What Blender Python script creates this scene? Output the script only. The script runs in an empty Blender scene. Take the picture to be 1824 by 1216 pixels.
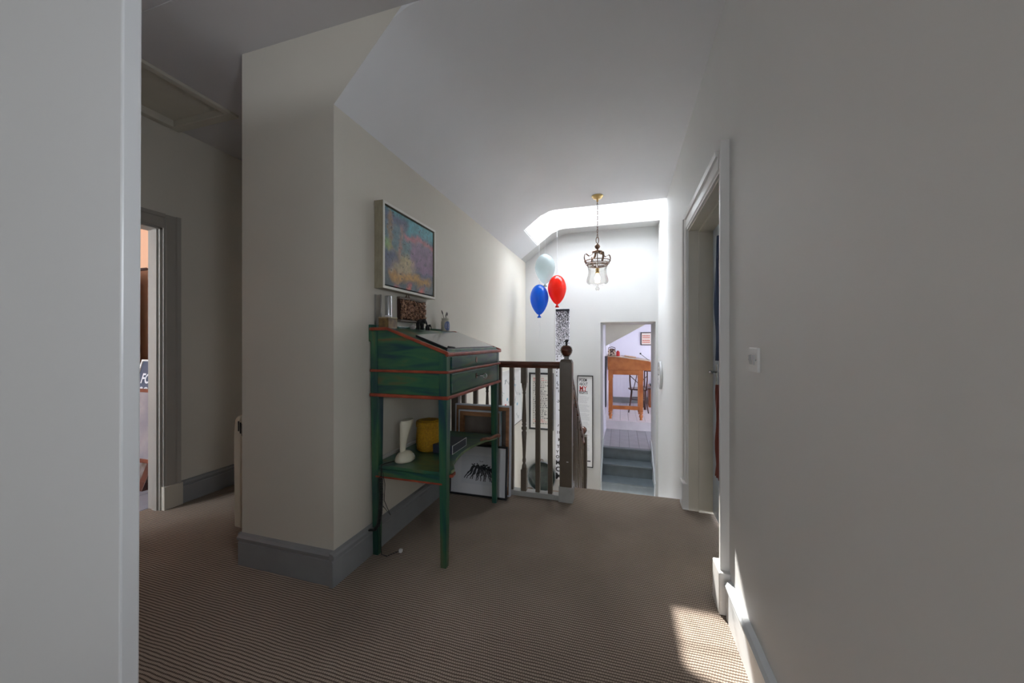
import bpy, bmesh, math, random
from math import sin, cos, pi, radians, sqrt
from mathutils import Vector, Matrix
random.seed(7)
SC = bpy.context.scene
COL = SC.collection

# ------------------------------------------------------------------ camera
cd = bpy.data.cameras.new('camera'); cam = bpy.data.objects.new('camera', cd); COL.objects.link(cam)
cd.sensor_width = 36.0; cd.lens = 36.0*645/1824; cd.clip_start = 0.02
cam.location = (0, 0, 1.2); cam.rotation_euler = (radians(90), 0, radians(16.66))
SC.camera = cam

# ------------------------------------------------------------------ light and exposure
SC.view_settings.view_transform = 'Standard'; SC.view_settings.look = 'None'
SC.view_settings.gamma = 1.0; SC.view_settings.use_curve_mapping = False
SC.view_settings.exposure = 0.0
wd = bpy.data.worlds.new('sky'); SC.world = wd; wd.use_nodes = True
bgn = wd.node_tree.nodes['Background']
bgn.inputs[0].default_value = (0.86, 0.92, 1.0, 1); bgn.inputs[1].default_value = 20.5

def light(name, kind, loc, energy, color=(1,1,1), **kw):
    l = bpy.data.lights.new(name, kind); l.energy = energy; l.color = color
    for k, v in kw.items(): setattr(l, k, v)
    o = bpy.data.objects.new(name, l); COL.objects.link(o); o.location = loc
    return o
def aim(o, d): o.rotation_euler = Vector(d).to_track_quat('-Z', 'Y').to_euler()
def portal(name, loc, d, sx, sy):
    o = light(name, 'AREA', loc, 1, shape='RECTANGLE', size=sx, size_y=sy); o.data.cycles.is_portal = True
    aim(o, d); return o
sun = light('sun', 'SUN', (0, 8, 8), 22.0, (1, .96, .90), angle=radians(0.6)); aim(sun, (.42, -1.0, -.96))
portal('skylight_portal', (-.34, 4.63, 3.20), (0, 0, -1), 1.7, .74)
portal('hall_fill_portal', (-.45, -4.06, 1.45), (0, 1, 0), .85, 1.1)
portal('side_fill_portal', (.63, 0, 1.5), (-1, 0, 0), .54, .7)
portal('left_room_portal', (-4.6, 1.30-1.96, 1.5), (0, 1, 0), 1.4, 1.3)
portal('office_fill_portal', (2.03, 8.0, 1.15), (-1, 0, 0), .8, .9)

# ------------------------------------------------------------------ materials
def nt(m): return m.node_tree.nodes, m.node_tree.links
def mat(name, col, rough=.6, metal=0, spec=.5, var=0.0, vscale=6.0, bump=0.0, bscale=40.0, stretch=(1,1,1), col2=None, coat=0, detail=4):
    m = bpy.data.materials.new(name); m.use_nodes = True; N, L = nt(m)
    p = N['Principled BSDF']
    p.inputs['Base Color'].default_value = (*col, 1); p.inputs['Roughness'].default_value = rough
    p.inputs['Metallic'].default_value = metal; p.inputs['Specular IOR Level'].default_value = spec
    if coat: p.inputs['Coat Weight'].default_value = coat; p.inputs['Coat Roughness'].default_value = .12
    if var or col2 or bump:
        tc = N.new('ShaderNodeTexCoord'); mp = N.new('ShaderNodeMapping'); mp.inputs['Scale'].default_value = stretch
        L.new(tc.outputs['Object'], mp.inputs[0])
    if var or col2:
        n = N.new('ShaderNodeTexNoise'); n.inputs['Scale'].default_value = vscale; n.inputs['Detail'].default_value = detail
        L.new(mp.outputs[0], n.inputs[0]); r = N.new('ShaderNodeValToRGB')
        c2 = col2 or tuple(max(0, c*(1-var)) for c in col)
        r.color_ramp.elements[0].position = .35; r.color_ramp.elements[1].position = .65
        r.color_ramp.elements[0].color = (*c2, 1); r.color_ramp.elements[1].color = (*col, 1)
        L.new(n.outputs[0], r.inputs[0]); L.new(r.outputs[0], p.inputs['Base Color'])
    if bump:
        n2 = N.new('ShaderNodeTexNoise'); n2.inputs['Scale'].default_value = bscale; n2.inputs['Detail'].default_value = 3
        L.new(mp.outputs[0], n2.inputs[0]); b = N.new('ShaderNodeBump'); b.inputs['Strength'].default_value = bump; b.inputs['Distance'].default_value = .004
        L.new(n2.outputs[0], b.inputs['Height']); L.new(b.outputs[0], p.inputs['Normal'])
    return m
def glass(name, col=(1,1,1), refl=.12, rough=.02, tint=1.0):
    m = bpy.data.materials.new(name); m.use_nodes = True; N, L = nt(m); N.remove(N['Principled BSDF'])
    t = N.new('ShaderNodeBsdfTransparent'); t.inputs[0].default_value = (*col, 1)
    g = N.new('ShaderNodeBsdfGlossy'); g.inputs['Roughness'].default_value = rough
    lw = N.new('ShaderNodeLayerWeight'); lw.inputs[0].default_value = .25
    mu = N.new('ShaderNodeMath'); mu.operation = 'MULTIPLY_ADD'; mu.inputs[1].default_value = .5; mu.inputs[2].default_value = refl*.3
    L.new(lw.outputs['Fresnel'], mu.inputs[0])
    mx = N.new('ShaderNodeMixShader'); L.new(mu.outputs[0], mx.inputs[0]); L.new(t.outputs[0], mx.inputs[1]); L.new(g.outputs[0], mx.inputs[2])
    L.new(mx.outputs[0], N['Material Output'].inputs[0]); return m
def balloon_mat(name, col, trans, amount):
    m = bpy.data.materials.new(name); m.use_nodes = True; N, L = nt(m); p = N['Principled BSDF']
    p.inputs['Base Color'].default_value = (*col, 1); p.inputs['Roughness'].default_value = .08
    p.inputs['Coat Weight'].default_value = .5
    tl = N.new('ShaderNodeBsdfTranslucent'); tl.inputs[0].default_value = (*col, 1)
    t = N.new('ShaderNodeBsdfTransparent'); t.inputs[0].default_value = (*trans, 1)
    a = N.new('ShaderNodeMixShader'); a.inputs[0].default_value = .5; L.new(p.outputs[0], a.inputs[1]); L.new(tl.outputs[0], a.inputs[2])
    lw = N.new('ShaderNodeLayerWeight'); lw.inputs[0].default_value = .35
    mr = N.new('ShaderNodeMapRange'); mr.inputs['To Min'].default_value = amount; mr.inputs['To Max'].default_value = amount*.5
    L.new(lw.outputs['Facing'], mr.inputs[0])
    b = N.new('ShaderNodeMixShader'); L.new(mr.outputs[0], b.inputs[0]); L.new(a.outputs[0], b.inputs[1]); L.new(t.outputs[0], b.inputs[2])
    L.new(b.outputs[0], N['Material Output'].inputs[0]); return m

CREAM = (.71, .668, .585)
M = {}
M['wall'] = mat('cream_wall_paint', CREAM, .62, var=.05, vscale=1.6, bump=.25, bscale=14)
M['wall_right'] = mat('pale_wall_paint', (.82, .82, .805), .55, var=.04, vscale=1.2, bump=.22, bscale=7, stretch=(1,1,.5))
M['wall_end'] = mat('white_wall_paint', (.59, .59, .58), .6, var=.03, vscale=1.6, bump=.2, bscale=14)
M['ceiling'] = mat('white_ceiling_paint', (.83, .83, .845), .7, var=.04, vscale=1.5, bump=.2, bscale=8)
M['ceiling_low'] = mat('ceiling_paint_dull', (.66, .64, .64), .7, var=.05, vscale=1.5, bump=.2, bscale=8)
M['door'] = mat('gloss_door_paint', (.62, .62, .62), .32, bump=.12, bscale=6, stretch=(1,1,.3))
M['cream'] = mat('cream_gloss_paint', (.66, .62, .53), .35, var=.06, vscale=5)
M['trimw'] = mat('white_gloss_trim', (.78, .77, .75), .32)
M['trimgrey'] = mat('taupe_trim_paint', (.40, .38, .34), .42, var=.05)
M['skirt'] = mat('grey_skirting_paint', (.30, .31, .32), .35, var=.08, vscale=9)
M['skirtw'] = mat('pale_skirting_paint', (.66, .69, .71), .32)
M['taupe'] = mat('taupe_gloss_paint', (.150, .118, .088), .30, var=.15, vscale=12, bump=.05, bscale=60)
M['plinth'] = mat('pale_grey_paint', (.42, .42, .40), .38, var=.1, vscale=20)
M['rail'] = mat('varnished_mahogany', (.16, .045, .022), .22, col2=(.075, .024, .014), vscale=9, stretch=(1,6,6), coat=.5)
M['pine'] = mat('orange_pine', (.50, .165, .045), .35, col2=(.36, .10, .024), vscale=7, stretch=(1,8,1), coat=.3)
M['stair'] = mat('blue_grey_floor_paint', (.155, .185, .205), .42, var=.15, vscale=8, bump=.15)
M['plank_grey'] = mat('pale_grey_boards', (.36, .36, .40), .38, var=.1, vscale=7)
M['plank_white'] = mat('white_boards', (.74, .68, .72), .35, var=.06, vscale=7)
M['office'] = mat('lilac_white_paint', (.74, .71, .80), .6)
M['peach'] = mat('peach_wall_paint', (.80, .47, .30), .6)
M['tile'] = mat('slate_tile', (.30, .32, .38), .35, var=.15, vscale=5)
M['grout'] = mat('grout', (.16, .16, .17), .8)
M['black'] = mat('black_frame', (.012, .012, .014), .3)
M['matt_black'] = mat('matt_black', (.015, .015, .017), .6)
M['paper'] = mat('white_paper', (.78, .78, .80), .6)
M['ink'] = mat('black_ink', (.012, .012, .018), .6)
M['red_ink'] = mat('red_ink', (.55, .03, .03), .6)
M['orange'] = mat('orange_red_moulding', (.40, .078, .035), .35, col2=(.25, .04, .02), vscale=14, bump=.2, bscale=60)
M['brass'] = mat('brass', (.70, .50, .22), .3, metal=1)
M['bronze'] = mat('aged_bronze', (.30, .20, .15), .42, metal=.8, var=.3, vscale=40)
M['chrome'] = mat('satin_metal', (.55, .56, .58), .25, metal=1)
M['white_plastic'] = mat('white_plastic', (.80, .80, .78), .3)
M['ivory'] = mat('ivory_plastic', (.74, .70, .55), .22, coat=.5)
M['heater'] = mat('cream_enamel', (.66, .60, .48), .35)
M['glass'] = glass('clear_glass')
M['seedy'] = glass('frosted_lamp_glass', (.93, .92, .90), .3, .12)
M['stone'] = mat('grey_stone', (.42, .40, .38), .7, var=.4, vscale=60)
M['darkwood'] = mat('dark_wood', (.085, .025, .018), .3, col2=(.04, .012, .01), vscale=9, coat=.3)
M['lightframe'] = mat('limed_wood_frame', (.62, .58, .50), .45, var=.08, vscale=20, stretch=(6,6,1))
M['frameside'] = mat('bare_wood_frame_side', (.38, .34, .24), .5, var=.2, vscale=16, stretch=(4,4,1))
M['stretcher'] = mat('stretcher_wood', (.42, .20, .09), .55, col2=(.31, .135, .055), vscale=12, stretch=(1,1,4))
M['canvas_back'] = mat('canvas_back', (.17, .135, .11), .8, var=.25, vscale=9)
M['canvas_white'] = mat('primed_canvas_edge', (.62, .64, .70), .6)
M['teal'] = mat('teal_paint_edge', (.10, .30, .36), .6, col2=(.5, .62, .68), vscale=9)
M['raffia'] = None

# green distressed desk paint
def green(name, stretch):
    m = bpy.data.materials.new(name); m.use_nodes = True; N, L = nt(m); p = N['Principled BSDF']
    tc = N.new('ShaderNodeTexCoord'); mp = N.new('ShaderNodeMapping'); mp.inputs['Scale'].default_value = stretch
    L.new(tc.outputs['Object'], mp.inputs[0])
    n = N.new('ShaderNodeTexNoise'); n.inputs['Scale'].default_value = 3.2; n.inputs['Detail'].default_value = 6; n.inputs['Distortion'].default_value = .6
    L.new(mp.outputs[0], n.inputs[0]); r = N.new('ShaderNodeValToRGB'); e = r.color_ramp.elements
    e[0].position = .28; e[0].color = (.010, .036, .075, 1); e[1].position = .72; e[1].color = (.15, .11, .045, 1)
    for pos, c in ((.40, (.014, .070, .068)), (.50, (.026, .115, .066)), (.60, (.045, .145, .065))):
        q = e.new(pos); q.color = (*c, 1)
    L.new(n.outputs[0], r.inputs[0])
    n3 = N.new('ShaderNodeTexNoise'); n3.inputs['Scale'].default_value = 1.1; L.new(tc.outputs['Object'], n3.inputs[0])
    mx = N.new('ShaderNodeMixRGB'); mx.blend_type = 'MIX'; mx.inputs[2].default_value = (.014, .075, .05, 1)
    mr = N.new('ShaderNodeMapRange'); mr.inputs['From Min'].default_value = .4; mr.inputs['From Max'].default_value = .6; mr.inputs['To Max'].default_value = .4
    L.new(n3.outputs[0], mr.inputs[0]); L.new(mr.outputs[0], mx.inputs[0]); L.new(r.outputs[0], mx.inputs[1]); L.new(mx.outputs[0], p.inputs['Base Color'])
    p.inputs['Roughness'].default_value = .3; p.inputs['Coat Weight'].default_value = .25; p.inputs['Coat Roughness'].default_value = .2
    b = N.new('ShaderNodeBump'); b.inputs['Strength'].default_value = .2; b.inputs['Distance'].default_value = .003
    L.new(n.outputs[0], b.inputs['Height']); L.new(b.outputs[0], p.inputs['Normal']); return m
M['green'] = green('distressed_green_paint', (1, 1, 7))
M['green_leg'] = green('green_leg_paint', (5, 5, .7))
M['green_top'] = green('green_top_paint', (1.2, 4, 2))

def carpet():
    m = bpy.data.materials.new('ribbed_sisal_carpet'); m.use_nodes = True; N, L = nt(m); p = N['Principled BSDF']
    tc = N.new('ShaderNodeTexCoord'); sp = N.new('ShaderNodeSeparateXYZ'); L.new(tc.outputs['Object'], sp.inputs[0])
    nz = N.new('ShaderNodeTexNoise'); nz.inputs['Scale'].default_value = 9; L.new(tc.outputs['Object'], nz.inputs[0])
    def mth(op, a, b=None, c=None):
        x = N.new('ShaderNodeMath'); x.operation = op
        for i, v in enumerate((a, b, c)):
            if v is None: continue
            if isinstance(v, (int, float)): x.inputs[i].default_value = v
            else: L.new(v, x.inputs[i])
        return x.outputs[0]
    wob = mth('MULTIPLY', nz.outputs[0], .012)
    y = mth('ADD', sp.outputs[1], wob)
    row = mth('ABSOLUTE', mth('SINE', mth('MULTIPLY', y, pi/.0125)))          # ribs 12.5 mm apart
    rowi = mth('FLOOR', mth('DIVIDE', y, .0125))
    x2 = mth('ADD', sp.outputs[0], mth('MULTIPLY', rowi, .0045))
    colx = mth('ABSOLUTE', mth('SINE', mth('MULTIPLY', x2, pi/.009)))
    h = mth('MULTIPLY', mth('POWER', row, .7), mth('MULTIPLY_ADD', mth('POWER', colx, .6), .55, .45))
    fn = N.new('ShaderNodeTexNoise'); fn.inputs['Scale'].default_value = 260; fn.inputs['Detail'].default_value = 1; L.new(tc.outputs['Object'], fn.inputs[0])
    h2 = mth('MULTIPLY_ADD', fn.outputs[0], .35, mth('SUBTRACT', h, .17))
    r = N.new('ShaderNodeValToRGB'); e = r.color_ramp.elements
    e[0].position = .25; e[0].color = (.105, .074, .057, 1); e[1].position = .85; e[1].color = (.52, .425, .345, 1)
    L.new(h2, r.inputs[0])
    big = N.new('ShaderNodeTexNoise'); big.inputs['Scale'].default_value = 1.7; big.inputs['Detail'].default_value = 3; L.new(tc.outputs['Object'], big.inputs[0])
    mx = N.new('ShaderNodeMixRGB'); mx.blend_type = 'MULTIPLY'; mx.inputs[0].default_value = 1
    mr = N.new('ShaderNodeMapRange'); mr.inputs['From Min'].default_value = .3; mr.inputs['From Max'].default_value = .7; mr.inputs['To Min'].default_value = .85; mr.inputs['To Max'].default_value = 1.1
    L.new(big.outputs[0], mr.inputs[0]); L.new(r.outputs[0], mx.inputs[1]); L.new(mr.outputs[0], mx.inputs[2]); L.new(mx.outputs[0], p.inputs['Base Color'])
    p.inputs['Roughness'].default_value = .85; p.inputs['Specular IOR Level'].default_value = .2
    b = N.new('ShaderNodeBump'); b.inputs['Strength'].default_value = .7; b.inputs['Distance'].default_value = .004
    L.new(h2, b.inputs['Height']); L.new(b.outputs[0], p.inputs['Normal']); return m
M['carpet'] = carpet()

def weave(name, c1, c2, zs, rs):
    m = mat(name, c1, .6); N, L = nt(m); p = N['Principled BSDF']
    tc = N.new('ShaderNodeTexCoord'); sp = N.new('ShaderNodeSeparateXYZ'); L.new(tc.outputs['Object'], sp.inputs[0])
    a = N.new('ShaderNodeMath'); a.operation = 'MULTIPLY'; a.inputs[1].default_value = zs; L.new(sp.outputs[2], a.inputs[0])
    s = N.new('ShaderNodeMath'); s.operation = 'SINE'; L.new(a.outputs[0], s.inputs[0])
    n = N.new('ShaderNodeTexNoise'); n.inputs['Scale'].default_value = rs; L.new(tc.outputs['Object'], n.inputs[0])
    q = N.new('ShaderNodeMath'); q.operation = 'MULTIPLY_ADD'; q.inputs[1].default_value = .25; L.new(s.outputs[0], q.inputs[0]); L.new(n.outputs[0], q.inputs[2])
    r = N.new('ShaderNodeValToRGB'); r.color_ramp.elements[0].position = .3; r.color_ramp.elements[1].position = .7
    r.color_ramp.elements[0].color = (*c2, 1); r.color_ramp.elements[1].color = (*c1, 1); L.new(q.outputs[0], r.inputs[0]); L.new(r.outputs[0], p.inputs['Base Color'])
    b = N.new('ShaderNodeBump'); b.inputs['Strength'].default_value = .8; b.inputs['Distance'].default_value = .004; L.new(q.outputs[0], b.inputs['Height']); L.new(b.outputs[0], p.inputs['Normal'])
    return m
M['raffia'] = weave('yellow_raffia', (.66, .36, .012), (.36, .17, .006), 900, 90)

def painting_mat():
    m = bpy.data.materials.new('abstract_painting'); m.use_nodes = True; N, L = nt(m); p = N['Principled BSDF']; p.inputs['Roughness'].default_value = .45
    tc = N.new('ShaderNodeTexCoord'); sp = N.new('ShaderNodeSeparateXYZ'); L.new(tc.outputs['Object'], sp.inputs[0])
    # local: Y 0..0.61 across, Z 0..0.5 up
    n = N.new('ShaderNodeTexNoise'); n.inputs['Scale'].default_value = 7; n.inputs['Detail'].default_value = 8; n.inputs['Roughness'].default_value = .65; L.new(tc.outputs['Object'], n.inputs[0])
    def mth(op, a, b=None, c=None):
        x = N.new('ShaderNodeMath'); x.operation = op
        for i, v in enumerate((a, b, c)):
            if v is None: continue
            if isinstance(v, (int, float)): x.inputs[i].default_value = v
            else: L.new(v, x.inputs[i])
        return x.outputs[0]
    nn = mth('SUBTRACT', n.outputs[0], .5)
    yy = mth('MULTIPLY_ADD', nn, .42, mth('DIVIDE', sp.outputs[1], .6))
    zz = mth('MULTIPLY_ADD', nn, .36, mth('DIVIDE', sp.outputs[2], .5))
    def band(v, lo, hi, soft=.05):
        a = N.new('ShaderNodeMapRange'); a.interpolation_type = 'SMOOTHSTEP'; L.new(v, a.inputs[0]); a.inputs[1].default_value = lo-soft; a.inputs[2].default_value = lo+soft
        b = N.new('ShaderNodeMapRange'); b.interpolation_type = 'SMOOTHSTEP'; L.new(v, b.inputs[0]); b.inputs[1].default_value = hi-soft; b.inputs[2].default_value = hi+soft; b.inputs[3].default_value = 1; b.inputs[4].default_value = 0
        return mth('MULTIPLY', a.outputs[0], b.outputs[0])
    base = N.new('ShaderNodeValToRGB'); e = base.color_ramp.elements
    e[0].position = 0.0; e[0].color = (.075, .10, .105, 1); e[1].position = 1.0; e[1].color = (.10, .30, .32, 1)
    for pos, c in ((.16, (.10, .12, .13)), (.3, (.13, .12, .18)), (.5, (.13, .20, .21)), (.7, (.15, .22, .25)), (.86, (.12, .13, .20))):
        q = e.new(pos); q.color = (*c, 1)
    L.new(zz, base.inputs[0]); cur = base.outputs[0]
    def over(cur, fac, col, k=1.0):
        x = N.new('ShaderNodeMixRGB'); L.new(mth('MULTIPLY', fac, k), x.inputs[0]); L.new(cur, x.inputs[1]); x.inputs[2].default_value = (*col, 1); return x.outputs[0]
    diag = mth('MULTIPLY_ADD', yy, -.10, zz)
    cur = over(cur, mth('MULTIPLY', band(yy, .42, 1.3), band(zz, .78, 1.3)), (.12, .36, .42), .9)        # turquoise sky
    cur = over(cur, mth('MULTIPLY', band(yy, .50, 1.4), band(zz, .32, .68)), (.27, .155, .26), .85)        # mauve field
    cur = over(cur, mth('MULTIPLY', band(yy, .36, 1.4), band(zz, .68, .75, .03)), (.50, .20, .23), .85)   # pink ridge
    cur = over(cur, mth('MULTIPLY', band(yy, .18, .55, .08), band(zz, .24, .46, .06)), (.56, .44, .22), .75)
    cur = over(cur, mth('MULTIPLY', band(yy, .12, .88), band(zz, .14, .25, .04)), (.55, .32, .11), .85)    # ochre band
    cur = over(cur, mth('MULTIPLY', band(yy, .09, .15, .03), band(zz, .45, .95)), (.36, .24, .14), .7)    # trunk
    cur = over(cur, mth('MULTIPLY', band(yy, .27, .33, .03), band(zz, .42, .8)), (.46, .24, .18), .6)
    cur = over(cur, mth('MULTIPLY', band(yy, .0, .3), band(zz, .34, .44)), (.07, .075, .15), .8)
    cur = over(cur, mth('MULTIPLY', band(yy, -.1, .12), band(zz, .46, .58)), (.22, .34, .10), .6)
    for c in (.27, .45, .72): cur = over(cur, mth('MULTIPLY', band(yy, c-.035, c+.035, .02), band(zz, -.2, .10)), (.62, .18, .16), .8)
    v = N.new('ShaderNodeTexNoise'); v.inputs['Scale'].default_value = 48; v.inputs['Detail'].default_value = 2; L.new(tc.outputs['Object'], v.inputs[0])
    cur = over(cur, band(v.outputs[0], .665, 2, .01), (.012, .012, .02), .8)
    fn = N.new('ShaderNodeTexNoise'); fn.inputs['Scale'].default_value = 26; fn.inputs['Detail'].default_value = 6; fn.inputs['Roughness'].default_value = .7; L.new(tc.outputs['Object'], fn.inputs[0])
    hs = N.new('ShaderNodeHueSaturation'); mrr = N.new('ShaderNodeMapRange'); mrr.inputs[1].default_value = .3; mrr.inputs[2].default_value = .7; mrr.inputs[3].default_value = .5; mrr.inputs[4].default_value = 1.55
    L.new(fn.outputs[0], mrr.inputs[0]); L.new(mrr.outputs[0], hs.inputs['Value']); hs.inputs['Saturation'].default_value = 1.1; L.new(cur, hs.inputs['Color']); cur = hs.outputs[0]
    L.new(cur, p.inputs['Base Color'])
    b = N.new('ShaderNodeBump'); b.inputs['Strength'].default_value = .5; b.inputs['Distance'].default_value = .004; L.new(n.outputs[0], b.inputs['Height']); L.new(b.outputs[0], p.inputs['Normal'])
    return m
M['painting'] = painting_mat()

# ------------------------------------------------------------------ mesh builder
class MB:
    def __init__(s): s.v = []; s.f = []; s.sm = []
    def add(s, vs, fs, smooth=False):
        o = len(s.v); s.v += [tuple(v) for v in vs]; s.f += [tuple(i+o for i in f) for f in fs]; s.sm += [smooth]*len(fs); return s
    def box(s, x0, x1, y0, y1, z0, z1):
        if x0 > x1: x0, x1 = x1, x0
        if y0 > y1: y0, y1 = y1, y0
        if z0 > z1: z0, z1 = z1, z0
        return s.add([(x0,y0,z0),(x1,y0,z0),(x1,y1,z0),(x0,y1,z0),(x0,y0,z1),(x1,y0,z1),(x1,y1,z1),(x0,y1,z1)],
              [(0,3,2,1),(4,5,6,7),(0,1,5,4),(1,2,6,5),(2,3,7,6),(3,0,4,7)])
    def hexa(s, b, t):   # four bottom corners ccw, four top corners
        return s.add(list(b)+list(t), [(0,3,2,1),(4,5,6,7),(0,1,5,4),(1,2,6,5),(2,3,7,6),(3,0,4,7)])
    def taper(s, cx, cy, z0, z1, a0, b0, a1, b1, dx=0, dy=0):
        q = lambda x, y, a, b, z: [(x-a,y-b,z),(x+a,y-b,z),(x+a,y+b,z),(x-a,y+b,z)]
        return s.hexa(q(cx, cy, a0, b0, z0), q(cx+dx, cy+dy, a1, b1, z1))
    def prism(s, poly, axis, a, b):   # poly in the two other axes (in x,y,z order); extruded a..b along axis
        def P(u, w, t):
            return (t,u,w) if axis == 'x' else (u,t,w) if axis == 'y' else (u,w,t)
        n = len(poly)
        if sum(poly[i][0]*poly[(i+1)%n][1]-poly[(i+1)%n][0]*poly[i][1] for i in range(n)) < 0: poly = poly[::-1]
        if a > b: a, b = b, a
        vs = [P(u,w,a) for u,w in poly]+[P(u,w,b) for u,w in poly]
        fs = [tuple(range(n-1,-1,-1)), tuple(range(n,2*n))]+[(i,(i+1)%n,n+(i+1)%n,n+i) for i in range(n)]
        if axis == 'y': fs = [f[::-1] for f in fs]
        return s.add(vs, fs)
    def lathe(s, prof, c=(0,0,0), seg=24, M_=None, caps=True, smooth=True):
        vs = []; fs = []
        for r, z in prof:
            for k in range(seg):
                a = 2*pi*k/seg; p = Vector((r*cos(a), r*sin(a), z))
                if M_ is not None: p = M_ @ p
                vs.append(p+Vector(c))
        n = len(prof)
        for i in range(n-1):
            for k in range(seg):
                k2 = (k+1)%seg; fs.append((i*seg+k, i*seg+k2, (i+1)*seg+k2, (i+1)*seg+k))
        s.add(vs, fs, smooth)
        if caps:
            o = len(s.v)-len(vs)
            s.f.append(tuple(o+k for k in range(seg-1,-1,-1))); s.f.append(tuple(o+(n-1)*seg+k for k in range(seg))); s.sm += [False, False]
        return s
    def tube(s, pts, r, seg=8, closed=False):
        pts = [Vector(p) for p in pts]; n = len(pts); vs = []; fs = []
        rr = r if isinstance(r, (list, tuple)) else [r]*n
        up = None
        for i, p in enumerate(pts):
            if closed: t = pts[(i+1)%n]-pts[i-1]
            else: t = pts[min(i+1,n-1)]-pts[max(i-1,0)]
            t.normalize()
            if up is None:
                up = Vector((0,0,1)) if abs(t.z) < .9 else Vector((1,0,0))
            u = (up-t*up.dot(t)).normalized(); w = t.cross(u); up = u
            for k in range(seg):
                a = 2*pi*k/seg; vs.append(p+(u*cos(a)+w*sin(a))*rr[i])
        m = n if closed else n-1
        for i in range(m):
            j = (i+1)%n
            for k in range(seg): fs.append((i*seg+k, i*seg+(k+1)%seg, j*seg+(k+1)%seg, j*seg+k))
        if not closed: fs += [tuple(range(seg-1,-1,-1)), tuple((n-1)*seg+k for k in range(seg))]
        return s.add(vs, fs, True)
    def ball(s, c, rx, ry, rz, seg=16, rings=10, R=None):
        prof = [(max(.001, sin(pi*i/rings)), -cos(pi*i/rings)) for i in range(rings+1)]
        D = Matrix.Diagonal((rx, ry, rz)); T = (R @ D) if R is not None else D
        return s.lathe(prof, c, seg, T)
    def strip(s, grid, smooth=True):   # grid of rows of points
        n = len(grid); m = len(grid[0])
        return s.add([p for r in grid for p in r], [(i*m+j,i*m+j+1,(i+1)*m+j+1,(i+1)*m+j) for i in range(n-1) for j in range(m-1)], smooth)
    def build(s, name, m, parent=None, bevel=0, kind=None, label=None, cat=None, group=None, warp=None, solid=0, subsurf=0):
        vs = s.v if warp is None else [warp(v) for v in s.v]
        me = bpy.data.meshes.new(name); me.from_pydata([tuple(v) for v in vs], [], s.f); me.update()
        me.polygons.foreach_set('use_smooth', s.sm)
        bm = bmesh.new(); bm.from_mesh(me); bmesh.ops.recalc_face_normals(bm, faces=bm.faces); bm.to_mesh(me); bm.free()
        me.materials.append(M[m] if isinstance(m, str) else m)
        o = bpy.data.objects.new(name, me); COL.objects.link(o)
        if parent is not None:
            root = parent
            while root.parent: root = root.parent
            W = ROOTM.get(root.name)
            if W is None: W = Matrix.Identity(4)
            me.transform(W.inverted()); o.parent = parent
        if bevel:
            b = o.modifiers.new('bevel', 'BEVEL'); b.width = bevel; b.segments = 2; b.limit_method = 'ANGLE'
        if solid:
            b = o.modifiers.new('solid', 'SOLIDIFY'); b.thickness = solid; b.offset = 0
        if subsurf:
            b = o.modifiers.new('sub', 'SUBSURF'); b.levels = subsurf; b.render_levels = subsurf
        if kind: o['kind'] = kind
        if label: o['label'] = label
        if cat: o['category'] = cat
        if group: o['group'] = group
        return o
ROOTM = {}
def thing(name, label, cat, loc=(0,0,0), group=None, rotz=0):
    o = bpy.data.objects.new(name, None); COL.objects.link(o); o.location = loc; o.rotation_euler = (0,0,rotz)
    o.empty_display_size = .05; o['label'] = label; o['category'] = cat
    if group: o['group'] = group
    ROOTM[o.name] = Matrix.Translation(loc) @ Matrix.Rotation(rotz, 4, 'Z')
    return o
def reorigin(o, c):   # put a single mesh's origin at c
    o.data.transform(Matrix.Translation(-Vector(c))); o.location = c; return o
def struct(name, mb, m, **kw): return mb.build(name, m, kind='structure', **kw)
def text(name, s, size, T, m, parent, ext=.0006, align='LEFT', squash=1.0, bold=0.0):
    c = bpy.data.curves.new('t', 'FONT'); c.body = s; c.size = size; c.extrude = ext; c.align_x = align; c.resolution_u = 3; c.offset = bold
    o = bpy.data.objects.new('t', c); COL.objects.link(o)
    me = bpy.data.meshes.new_from_object(o.evaluated_get(bpy.context.evaluated_depsgraph_get()))
    bpy.data.objects.remove(o); bpy.data.curves.remove(c)
    mb = MB()
    mb.add([T @ Vector((v.co.x*squash, v.co.y, v.co.z)) for v in me.vertices], [tuple(p.vertices) for p in me.polygons])
    bpy.data.meshes.remove(me)
    return mb
def facing(o, right, up):      # matrix: local x -> right, y -> up
    r = Vector(right).normalized(); u = Vector(up).normalized(); n = r.cross(u)
    return Matrix(((r.x,u.x,n.x,o[0]),(r.y,u.y,n.y,o[1]),(r.z,u.z,n.z,o[2]),(0,0,0,1)))

WR = lambda v: (v[0]+.008*(v[1]-1.4), v[1], v[2])      # the right wall is very slightly out of square
XR = .458; XL = -1.36; YF = 1.465; YE = 5.25; H = 2.76; XP = -1.97; XLL = -3.13
LAND = -.975

# ------------------------------------------------------------------ floors
m = MB(); m.box(XLL-.12, XL+.0, -4.05, 4.2, -.2, 0); m.box(XL, XR+.3, -4.05, 2.78, -.2, 0); m.box(-.36, XR+.3, 2.78, 3.0, -.2, 0)
fl = struct('floor', m, 'carpet')
m = MB(); m.box(-6.2, XLL-.12, -.75, 2.35, -.2, -.006); fl2 = struct('floor.001', m, 'grout')
for i in range(9):
    for j in range(9):
        x0 = -3.252-.33*(i+1); y0 = 2.34-.33*(j+1)
        mb = MB(); mb.box(x0+.004, x0+.326, y0+.004, y0+.326, -.006, .002); mb.build('tile', 'tile', fl2, bevel=.002)
# half landing and lower stairwell
m = MB(); m.box(XL, XR+.1, 4.16, YE, LAND-.2, LAND); m.box(XL, XR+.1, 2.0, 4.16, -3.05, -2.95); struct('floor.002', m, 'carpet')

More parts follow.
